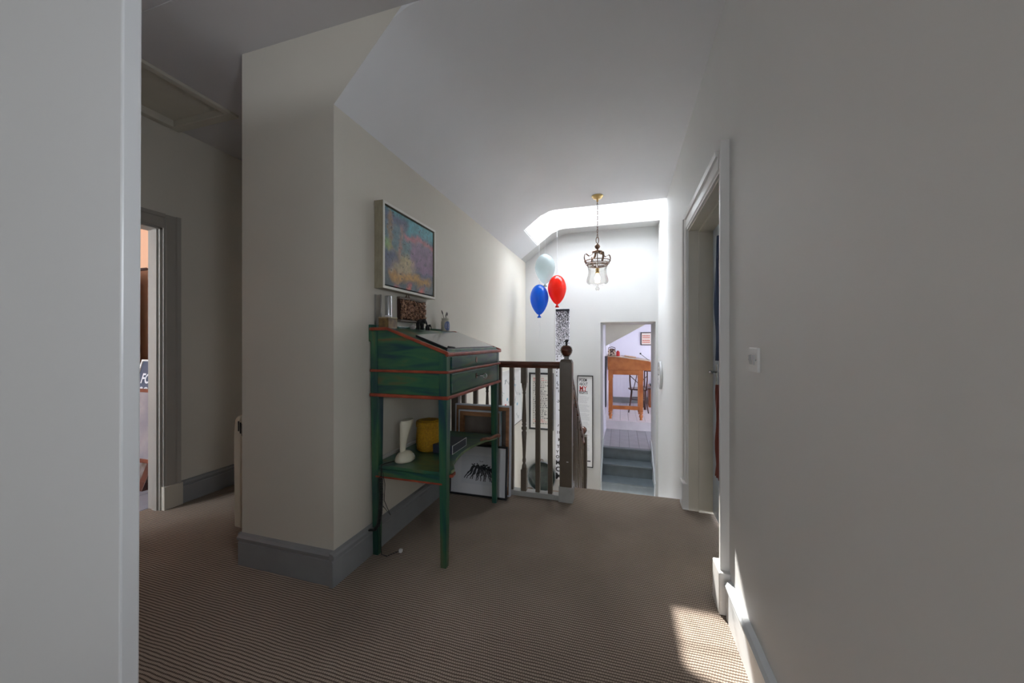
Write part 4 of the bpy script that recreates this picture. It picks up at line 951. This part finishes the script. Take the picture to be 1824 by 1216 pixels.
# ------------------------------------------------------------------ pictures on the left stairwell wall and end wall
mp = thing('map_print', 'white framed map-like print hanging on stairwell left wall behind balusters', 'picture', (XL, 4.0, .08))
mb = MB(); Z0, Z1 = .10, .84
for a in ((3.95, 4.98, Z0, Z0+.012), (3.95, 4.98, Z1-.012, Z1), (3.95, 3.962, Z0, Z1), (4.968, 4.98, Z0, Z1)): mb.box(XL+.001, XL+.022, *a)
mb.build('frame', mat('white_frame', (.72, .72, .70), .4), mp)
MB().box(XL+.001, XL+.012, 3.96, 4.97, Z0+.01, Z1-.01).build('sheet', mat('map_sheet', (.76, .76, .74), .5), mp)
mb = MB(); rnd = random.Random(9)
for k in range(16):
    y = rnd.uniform(4.05, 4.85); z = rnd.uniform(.2, .75); pts = [(XL+.013, y, z)]
    for q in range(5): y += rnd.uniform(-.05, .08); z += rnd.uniform(-.05, .05); pts.append((XL+.013, min(4.93, max(4.0, y)), min(.8, max(.14, z))))
    mb.tube(pts, .0018, 4)
mb.build('map_lines', mat('grey_ink', (.25, .28, .32), .6), mp)
mb = MB()
for y, z in ((4.3, .48), (4.62, .62), (4.75, .35), (4.5, .25)): mb.ball((XL+.013, y, z), .001, .03, .02, 8, 5)
mb.build('map_patches', mat('blue_tint', (.25, .5, .62), .6), mp)
mb = MB(); mb.ball((XL+.014, 4.22, .42), .001, .035, .012, 8, 5); mb.build('red_patch', 'red_ink', mp)
MB().box(XL+.001, XL+.020, 3.94, 4.99, Z0-.012, Z0).build('lower_edge', 'black', mp)

YE_ = YE
def endframe(name, lab, x0, x1, z0, z1, w, m, mat_w=None):
    t = thing(name, lab, 'picture', ((x0+x1)/2, YE_, z0))
    mb = MB()
    for a in ((x0, x1, z0, z0+w), (x0, x1, z1-w, z1), (x0, x0+w, z0+w, z1-w), (x1-w, x1, z0+w, z1-w)): mb.box(a[0], a[1], YE_-.028, YE_-.001, a[2], a[3])
    mb.build('frame', m, t); MB().box(x0+w*.8, x1-w*.8, YE_-.016, YE_-.002, z0+w*.8, z1-w*.8).build('sheet', 'paper', t)
    return t
FT = lambda x, z, y=YE_-.0165: facing((x, y, z), (1,0,0), (0,0,1))
# left poster with close-set lines of type
p1 = endframe('text_poster', 'wide black-framed poster of close-set type with red heading behind balusters', -1.30, -.935, -.10, .74, .026, 'black')
rnd = random.Random(2)
mbk = MB(); mrd = MB()
MB().box(-1.262, -.972, YE_-.0185, YE_-.016, -.06, .70).build('inner_sheet', mat('warm_paper', (.70, .68, .64), .6), p1)
for k in range(26):
    z = .655-.0265*k; x = -1.238; xe = -.990-rnd.uniform(0, .09); tgt = mrd if k in (0, 1, 23, 24) else mbk
    while x < xe:
        l = rnd.uniform(.012, .034); x2 = min(x+l, xe)
        # broken block letters: little uprights joined by a bar
        for q in range(max(1, int((x2-x)/.0078))):
            a = x+.0078*q; tgt.box(a, a+.0036, YE_-.0195, YE_-.0185, z-.007, z+.008)
            if rnd.random() < .95: tgt.box(a, a+.0065, YE_-.0195, YE_-.0185, z+rnd.choice((-.007, 0, .005)), z+rnd.choice((-.004, .003, .008)))
        x = x2+.005
mbk.build('lines_of_type', 'ink', p1, kind='stuff'); mrd.build('red_lines', 'red_ink', p1, kind='stuff')
# POEM ABOUT MY RIGHTS poster
p2 = endframe('poem_poster', 'tall thin black-framed poem poster beside the painted steps', -.590, -.370, -.585, .715, .010, 'black')
for s_, z, sz_, m_, sq in (('POEM', .630, .062, 'ink', .66), ('ABOUT', .575, .058, 'ink', .60), ('MY', .500, .095, 'red_ink', .80), ('RIGHTS', .455, .056, 'ink', .62)):
    mb = text('title', s_, sz_, FT(-.562, z), None, p2, squash=sq, bold=.0009)
    if s_ == 'MY': MB().box(-.566, -.470, YE_-.0168, YE_-.016, .492, .500).build('title_rule', 'red_ink', p2)
    mb.build('title', m_, p2)
mb = MB()
for k in range(64):
    z = .42-.0135*k
    if k % 9 == 8: continue
    x = -.560; xe = -.415-rnd.uniform(0, .05)
    while x < xe: l = rnd.uniform(.008, .02); mb.box(x, min(x+l, xe), YE_-.0168, YE_-.016, z-.0022, z+.0022); x += l+.004
mb.build('poem_lines', mat('pale_grey_ink', (.46, .46, .50), .6), p2, kind='stuff')
MB().box(-.46, -.405, YE_-.017, YE_-.016, -.505, -.490).build('credit_line', 'ink', p2)
# letter scroll
sc = thing('letter_banner', 'tall narrow white banner of scattered black letters on the end wall', 'banner', (-.80, YE_, .4))
SX0, SX1, SZ0, SZ1 = -.905, -.700, -.805, 1.675
MB().box(SX0, SX1, YE_-.010, YE_-.001, SZ0, SZ1).build('sheet', mat('banner_paper', (.76, .76, .82), .6), sc)
dg = bpy.context.evaluated_depsgraph_get()
GL = {}
for chx in 'ABCDEFGHIKLMNOPRSTUVXYZ':
    g = text('g', chx, 1.0, Matrix.Identity(4), None, None, ext=0, bold=.03)
    xs = [v[0] for v in g.v]; ys = [v[1] for v in g.v]; cx_, cy_ = (min(xs)+max(xs))/2, (min(ys)+max(ys))/2
    GL[chx] = ([(v[0]-cx_, v[1]-cy_, 0) for v in g.v], g.f)
def put(mb, c, x, z, s_, rot=0, y=YE_-.0108):
    vs, fs = GL[c]; mb.add([(min(SX1-.002, max(SX0+.002, x+(v[0]*cos(rot)-v[1]*sin(rot))*s_)), y, min(SZ1-.003, z+(v[0]*sin(rot)+v[1]*cos(rot))*s_)) for v in vs], fs)
mb = MB(); rnd = random.Random(21); Ls_ = 'ABCEFHIKLMNOPRSTUVY'
z = SZ1-.012; row = 0
while z > 1.00:
    q = (SZ1-z)/(SZ1-1.0); step = .030-.002*q; n = 9 if q < .35 else 8
    for k in range(n):
        x = SX0+.012+(SX1-SX0-.024)*(k+.5*(row % 2)*.8)/(n-.6)
        x = min(SX1-.013, x)
        put(mb, rnd.choice(Ls_), x+rnd.uniform(-.003, .003), z+rnd.uniform(-.004, .004), .043-.010*q, rnd.uniform(-.9, .9), YE_-.0106-.0002*(k % 3))
    z -= step*(.62+.55*q); row += 1
mb.box(SX0+.002, SX1-.002, YE_-.0106, YE_-.010, SZ1-.035, SZ1-.004)
while z > .50:
    for k in range(4):
        if rnd.random() < .75-.6*(1.0-z): put(mb, rnd.choice(Ls_), SX0+.028+.05*k+rnd.uniform(-.01, .01), z, .036, rnd.uniform(-.7, .7))
    z -= .046
mb.build('small_lettering', 'ink', sc, kind='stuff')
for c, x, zz_, s_, r_ in (('L', -.875, .60, .05, -.3), ('I', -.86, .48, .05, 0), ('T', -.76, .42, .04, .5), ('C', -.865, .33, .05, 2.6), ('V', -.85, .20, .04, .4), ('K', -.79, .10, .05, 1.0),
     ('I', -.865, -.02, .05, -.4), ('I', -.875, -.12, .055, 0), ('N', -.835, -.12, .055, 0), ('M', -.845, -.225, .06, 0), ('A', -.77, -.225, .055, 0), ('T', -.865, -.325, .06, 0), ('U', -.81, -.325, .06, 0),
     ('Y', -.878, -.405, .06, 0), ('A', -.825, -.405, .06, 0), ('O', -.875, -.475, .062, 0), ('I', -.812, -.475, .062, 0), ('M', -.870, -.56, .085, 0), ('B', -.80, -.56, .085, 0), ('C', -.870, -.655, .095, 0), ('I', -.815, -.655, .095, 0), ('M', -.858, -.755, .125, 0), ('E', -.755, -.755, .125, 0)):
    mb = MB(); put(mb, c, x, zz_, s_, r_); mb.build('letter', 'ink', sc)

# round dark plate standing on the half landing
pl = thing('round_platter', 'large round dark green glazed platter leaning on end wall behind the balusters', 'platter', (-1.12, 5.15, LAND))
Rm = Matrix.Rotation(radians(90-9), 3, 'X')
mb = MB(); mb.lathe([(.02, -.012), (.13, -.010), (.19, .006), (.208, .020), (.212, .026), (.205, .028), (.185, .014), (.13, .002), (.01, 0)], (-1.10, 5.185, LAND+.212), 40, Rm); mb.build('dish', mat('green_black_glaze', (.008, .016, .016), .3, col2=(.02, .035, .03), vscale=22, detail=1, spec=.4), pl)
mb = MB(); mb.tube([(-1.10+.205*cos(a*pi/20), 5.157+.205*sin(a*pi/20)*.156, LAND+.214+.205*sin(a*pi/20)) for a in range(40)], .006, 6, closed=True); mb.build('rim', mat('pewter', (.25, .28, .30), .3, metal=.8), pl)
mb = MB(); mb.tube([(-1.10+.02*cos(a*pi/6), 5.195, LAND+.435+.022*sin(a*pi/6)) for a in range(12)], .004, 6, closed=True); mb.build('hanging_loop', 'bronze', pl)

# ------------------------------------------------------------------ pendant lantern
LX, LY = -.236, 3.985
ln = thing('pendant_lantern', 'bronze crown pendant lantern with clear bell glass shade and lit bulb', 'pendant light', (LX, LY, H))
mb = MB(); mb.lathe([(.060, H), (.062, H-.006), (.050, H-.014), (.048, H-.024), (.03, H-.030), (.012, H-.034), (.010, H-.06), (.004, H-.065)], (LX, LY, 0), 28); mb.build('ceiling_rose', 'brass', ln, label='polished brass ceiling rose')
nch = 14; ztop, zbot = H-.055, 2.315
for k in range(nch):
    zc = ztop+(zbot-ztop)*(k+.5)/nch; L_ = abs(ztop-zbot)/nch*.72; pts = []
    for a in range(12):
        q = a*pi/6; ox, oz = .0065*cos(q), L_*sin(q); pts.append((LX+(ox if k % 2 else 0), LY+(0 if k % 2 else ox), zc+oz))
    MB().tube(pts, .0022, 6, closed=True).build('chain_link', 'bronze', ln)
MB().tube([(LX+.004, LY, H-.05), (LX+.006, LY+.003, 2.5), (LX+.003, LY, 2.30)], .0025, 6).build('flex', mat('clear_flex', (.45, .40, .38), .4), ln)
MB().tube([(LX+.014*cos(a*pi/8), LY, 2.285+.036*sin(a*pi/8)) for a in range(16)], .0045, 8, closed=True).build('hook_ring', 'bronze', ln)
mb = MB(); mb.lathe([(.006, 2.255), (.012, 2.245), (.022, 2.235), (.029, 2.218), (.022, 2.20), (.010, 2.192), (.008, 2.185), (.02, 2.178), (.055, 2.166), (.058, 2.158), (.03, 2.155), (.008, 2.15)], (LX, LY, 0), 24); mb.build('cap', 'bronze', ln)
MB().tube([(LX, LY, 2.16), (LX, LY, 1.975)], .005, 8).build('stem', 'bronze', ln)
for k in range(4):
    a = pi/4*0.6+k*pi/2; c_, s_ = cos(a), sin(a); pts = [(.045, 2.158), (.062, 2.128), (.095, 2.112), (.128, 2.135), (.142, 2.128), (.150, 2.095), (.140, 2.06), (.118, 2.035)]
    # flat scrolled straps
    mb = MB(); rows = []
    Q = []
    for i in range(len(pts)-1):
        for q in range(4): t_ = q/4; Q.append((pts[i][0]+(pts[i+1][0]-pts[i][0])*t_, pts[i][1]+(pts[i+1][1]-pts[i][1])*t_))
    Q.append(pts[-1])
    for r_, z_ in Q: rows.append([(LX+r_*c_-s_*w__, LY+r_*s_+c_*w__, z_) for w__ in (-.011, 0, .011)])
    mb.strip(rows); mb.build('crown_strap', 'bronze', ln, solid=.004)
def band(r0, z0, r1, z1, name, openw=True):
    mb = MB(); mb.tube([(LX+r0*cos(a*pi/20), LY+r0*sin(a*pi/20), z0) for a in range(40)], .0045, 6, closed=True); mb.tube([(LX+r1*cos(a*pi/20), LY+r1*sin(a*pi/20), z1) for a in range(40)], .0045, 6, closed=True)
    for a in range(40): q = a*pi/20; mb.tube([(LX+r0*cos(q), LY+r0*sin(q), z0), (LX+r1*cos(q+.10), LY+r1*sin(q+.10), z1)], .0022, 4); 
    mb.build(name, 'bronze', ln)
band(.136, 2.062, .122, 2.035, 'crown_band'); band(.112, 2.024, .104, 2.012, 'gallery_ring')
for k in range(3):
    a = k*2*pi/3+.3; MB().tube([(LX, LY, 1.99), (LX+.108*cos(a), LY+.108*sin(a), 2.03)], .003, 6).build('spoke', 'bronze', ln)
prof_ = [(.108, 2.035), (.104, 2.01), (.098, 1.975), (.097, 1.94), (.103, 1.905), (.113, 1.872), (.116, 1.85), (.112, 1.832), (.098, 1.818), (.07, 1.808), (.035, 1.803), (.004, 1.80)]
mb = MB(); mb.lathe(prof_, (LX, LY, 0), 36, caps=False); mb.build('glass_shade', 'seedy', ln)
mb = MB(); mb.lathe([(.006, 1.80), (.014, 1.796), (.008, 1.788), (.020, 1.775), (.023, 1.763), (.016, 1.75), (.003, 1.745)], (LX, LY, 0), 18); mb.build('glass_finial', 'seedy', ln)
mb = MB(); mb.lathe([(.017, 1.985), (.019, 1.975), (.019, 1.945), (.022, 1.938), (.022, 1.932), (.015, 1.93)], (LX, LY, 0), 18); mb.build('lamp_holder', 'brass', ln)
em = bpy.data.materials.new('bulb_glow'); em.use_nodes = True; em.node_tree.nodes['Principled BSDF'].inputs['Emission Color'].default_value = (1, .80, .55, 1); em.node_tree.nodes['Principled BSDF'].inputs['Emission Strength'].default_value = 12
mb = MB(); mb.lathe([(.012, 1.93), (.016, 1.915), (.028, 1.89), (.030, 1.872), (.024, 1.852), (.010, 1.842), (.001, 1.84)], (LX, LY, 0), 20); bu = mb.build('bulb', em, ln)

# ------------------------------------------------------------------ glass balloons
def balloon(name, lab, x, y, z, r, h, m, tilt=0):
    t = thing(name, lab, 'balloon', (x, y, z), 'glass balloons hanging over the stairwell')
    P = []
    for i in range(19):
        a = pi*i/18; zz_ = cos(a); rr_ = sin(a)
        if zz_ < 0: rr_ *= (1-.28*(-zz_)**1.5); zz_ *= 1.18
        P.append((max(.006, rr_*r), z+zz_*h))
    P = P[::-1]; mb = MB(); mb.lathe(P, (x, y, 0), 32, caps=True); mb.build('body', m, t)
    zb = z-1.18*h
    mb = MB(); mb.lathe([(.006, zb+.004), (.010, zb-.004), (.024, zb-.026), (.027, zb-.034), (.02, zb-.036), (.005, zb-.02)], (x, y, 0), 18, caps=False); mb.build('knot', m, t)
    return t
M['b_white'] = balloon_mat('milky_glass', (.50, .57, .58), (.80, .85, .85), .6)
M['b_red'] = balloon_mat('red_glass', (.90, .035, .015), (1, .25, .15), .12)
M['b_blue'] = balloon_mat('blue_glass', (.015, .20, .80), (.2, .5, 1), .22)
BY = 4.62
b1 = balloon('glass_balloon', 'clear milky white glass balloon, the topmost of the three', -.935, BY, 2.155, .130, .178, 'b_white')
b2 = balloon('glass_balloon', 'bright red glass balloon hanging right of the blue one', -.775, BY-.02, 1.875, .118, .172, 'b_red')
b3 = balloon('glass_balloon', 'cobalt blue glass balloon, lowest and leftmost of the three', -1.003, BY-.04, 1.755, .119, .180, 'b_blue')
M['line'] = mat('nylon_line', (.85, .87, .9), .3)
for b, x, y, zt, z1 in ((b1, -.935, BY, 2.333, 2.90), (b2, -.775, BY-.02, 2.047, 2.95), (b3, -1.003, BY-.04, 1.935, 2.80)):
    MB().tube([(x, y, zt), (x+.0, y, z1)], .0016, 5).build('hanging_line', 'line', b)
MB().tube([(-1.003, BY-.04, 1.51), (-.999, BY-.04, 1.40), (-1.002, BY-.04, 1.25)], .0016, 5).build('tail_string', 'line', b3)
MB().tube([(px[0]+.01, BY-.01, 2.92), (XR-.2, BY-.01, 2.92)], .004, 6).build('hanging_wire', 'chrome', label='thin wire across the skylight shaft carrying the balloon lines', cat='wire')

# ------------------------------------------------------------------ right wall things
ck = thing('wall_clock', 'round white wall clock seen edge-on on the right wall', 'clock', (XR+.027, 4.80, .785))
Rx = Matrix.Rotation(radians(-90), 3, 'Y'); cx_ = XR+.008*(4.8-1.4)
mb = MB(); mb.lathe([(.155, 0), (.170, .004), (.172, .018), (.165, .030), (.150, .034), (.148, .024), (.001, .024)], (cx_-.001, 4.80, .785), 44, Rx); mb.build('case', mat('silver_grey_rim', (.48, .48, .48), .3), ck)
mb = MB(); mb.lathe([(.148, .0235), (.148, .026), (.001, .026)], (cx_-.001, 4.80, .785), 36, Rx, smooth=False); mb.build('face', 'white_plastic', ck)
mb = MB()
for k in range(12):
    a = k*pi/6; c_, s_ = cos(a), sin(a); q = Matrix(((1,0,0),(0,c_,-s_),(0,s_,c_)))
    vs = [q @ Vector(v)+Vector((cx_-.0275, 4.80, .785)) for v in ((0,-.006,.108), (0,.006,.108), (0,.006,.138), (0,-.006,.138), (-.0015,-.006,.108), (-.0015,.006,.108), (-.0015,.006,.138), (-.0015,-.006,.138))]
    mb.hexa(vs[:4], vs[4:])
mb.build('hour_marks', mat('grey_marks', (.25, .25, .26), .5), ck)
MB().box(cx_-.030, cx_-.0285, 4.795, 4.805, .785, .87).build('minute_hand', 'matt_black', ck); MB().box(cx_-.032, cx_-.0305, 4.80, 4.86, .781, .789).build('hour_hand', 'matt_black', ck)
sw = thing('light_switch', 'white double rocker light switch on the right wall', 'switch', (XR, 1.475, 1.136))
MB().box(XR-.009, XR+.001, 1.431, 1.517, 1.092, 1.178).build('plate', 'white_plastic', sw, bevel=.003, warp=WR)
for y in (1.455, 1.485):
    MB().prism([(XR-.009, 1.118), (XR-.013, 1.119), (XR-.017, 1.152), (XR-.009, 1.153)], 'y', y, y+.013).build('rocker', mat('rocker_white', (.6, .6, .6), .3) if y < 1.46 else bpy.data.materials['rocker_white'], sw, warp=WR)
for z in (1.135,):
    for y in (1.440, 1.508): MB().lathe([(.003, 0), (.003, .0012)], (XR+.0006-.0105, y, z), 8, Rx).build('screw', 'chrome', sw)
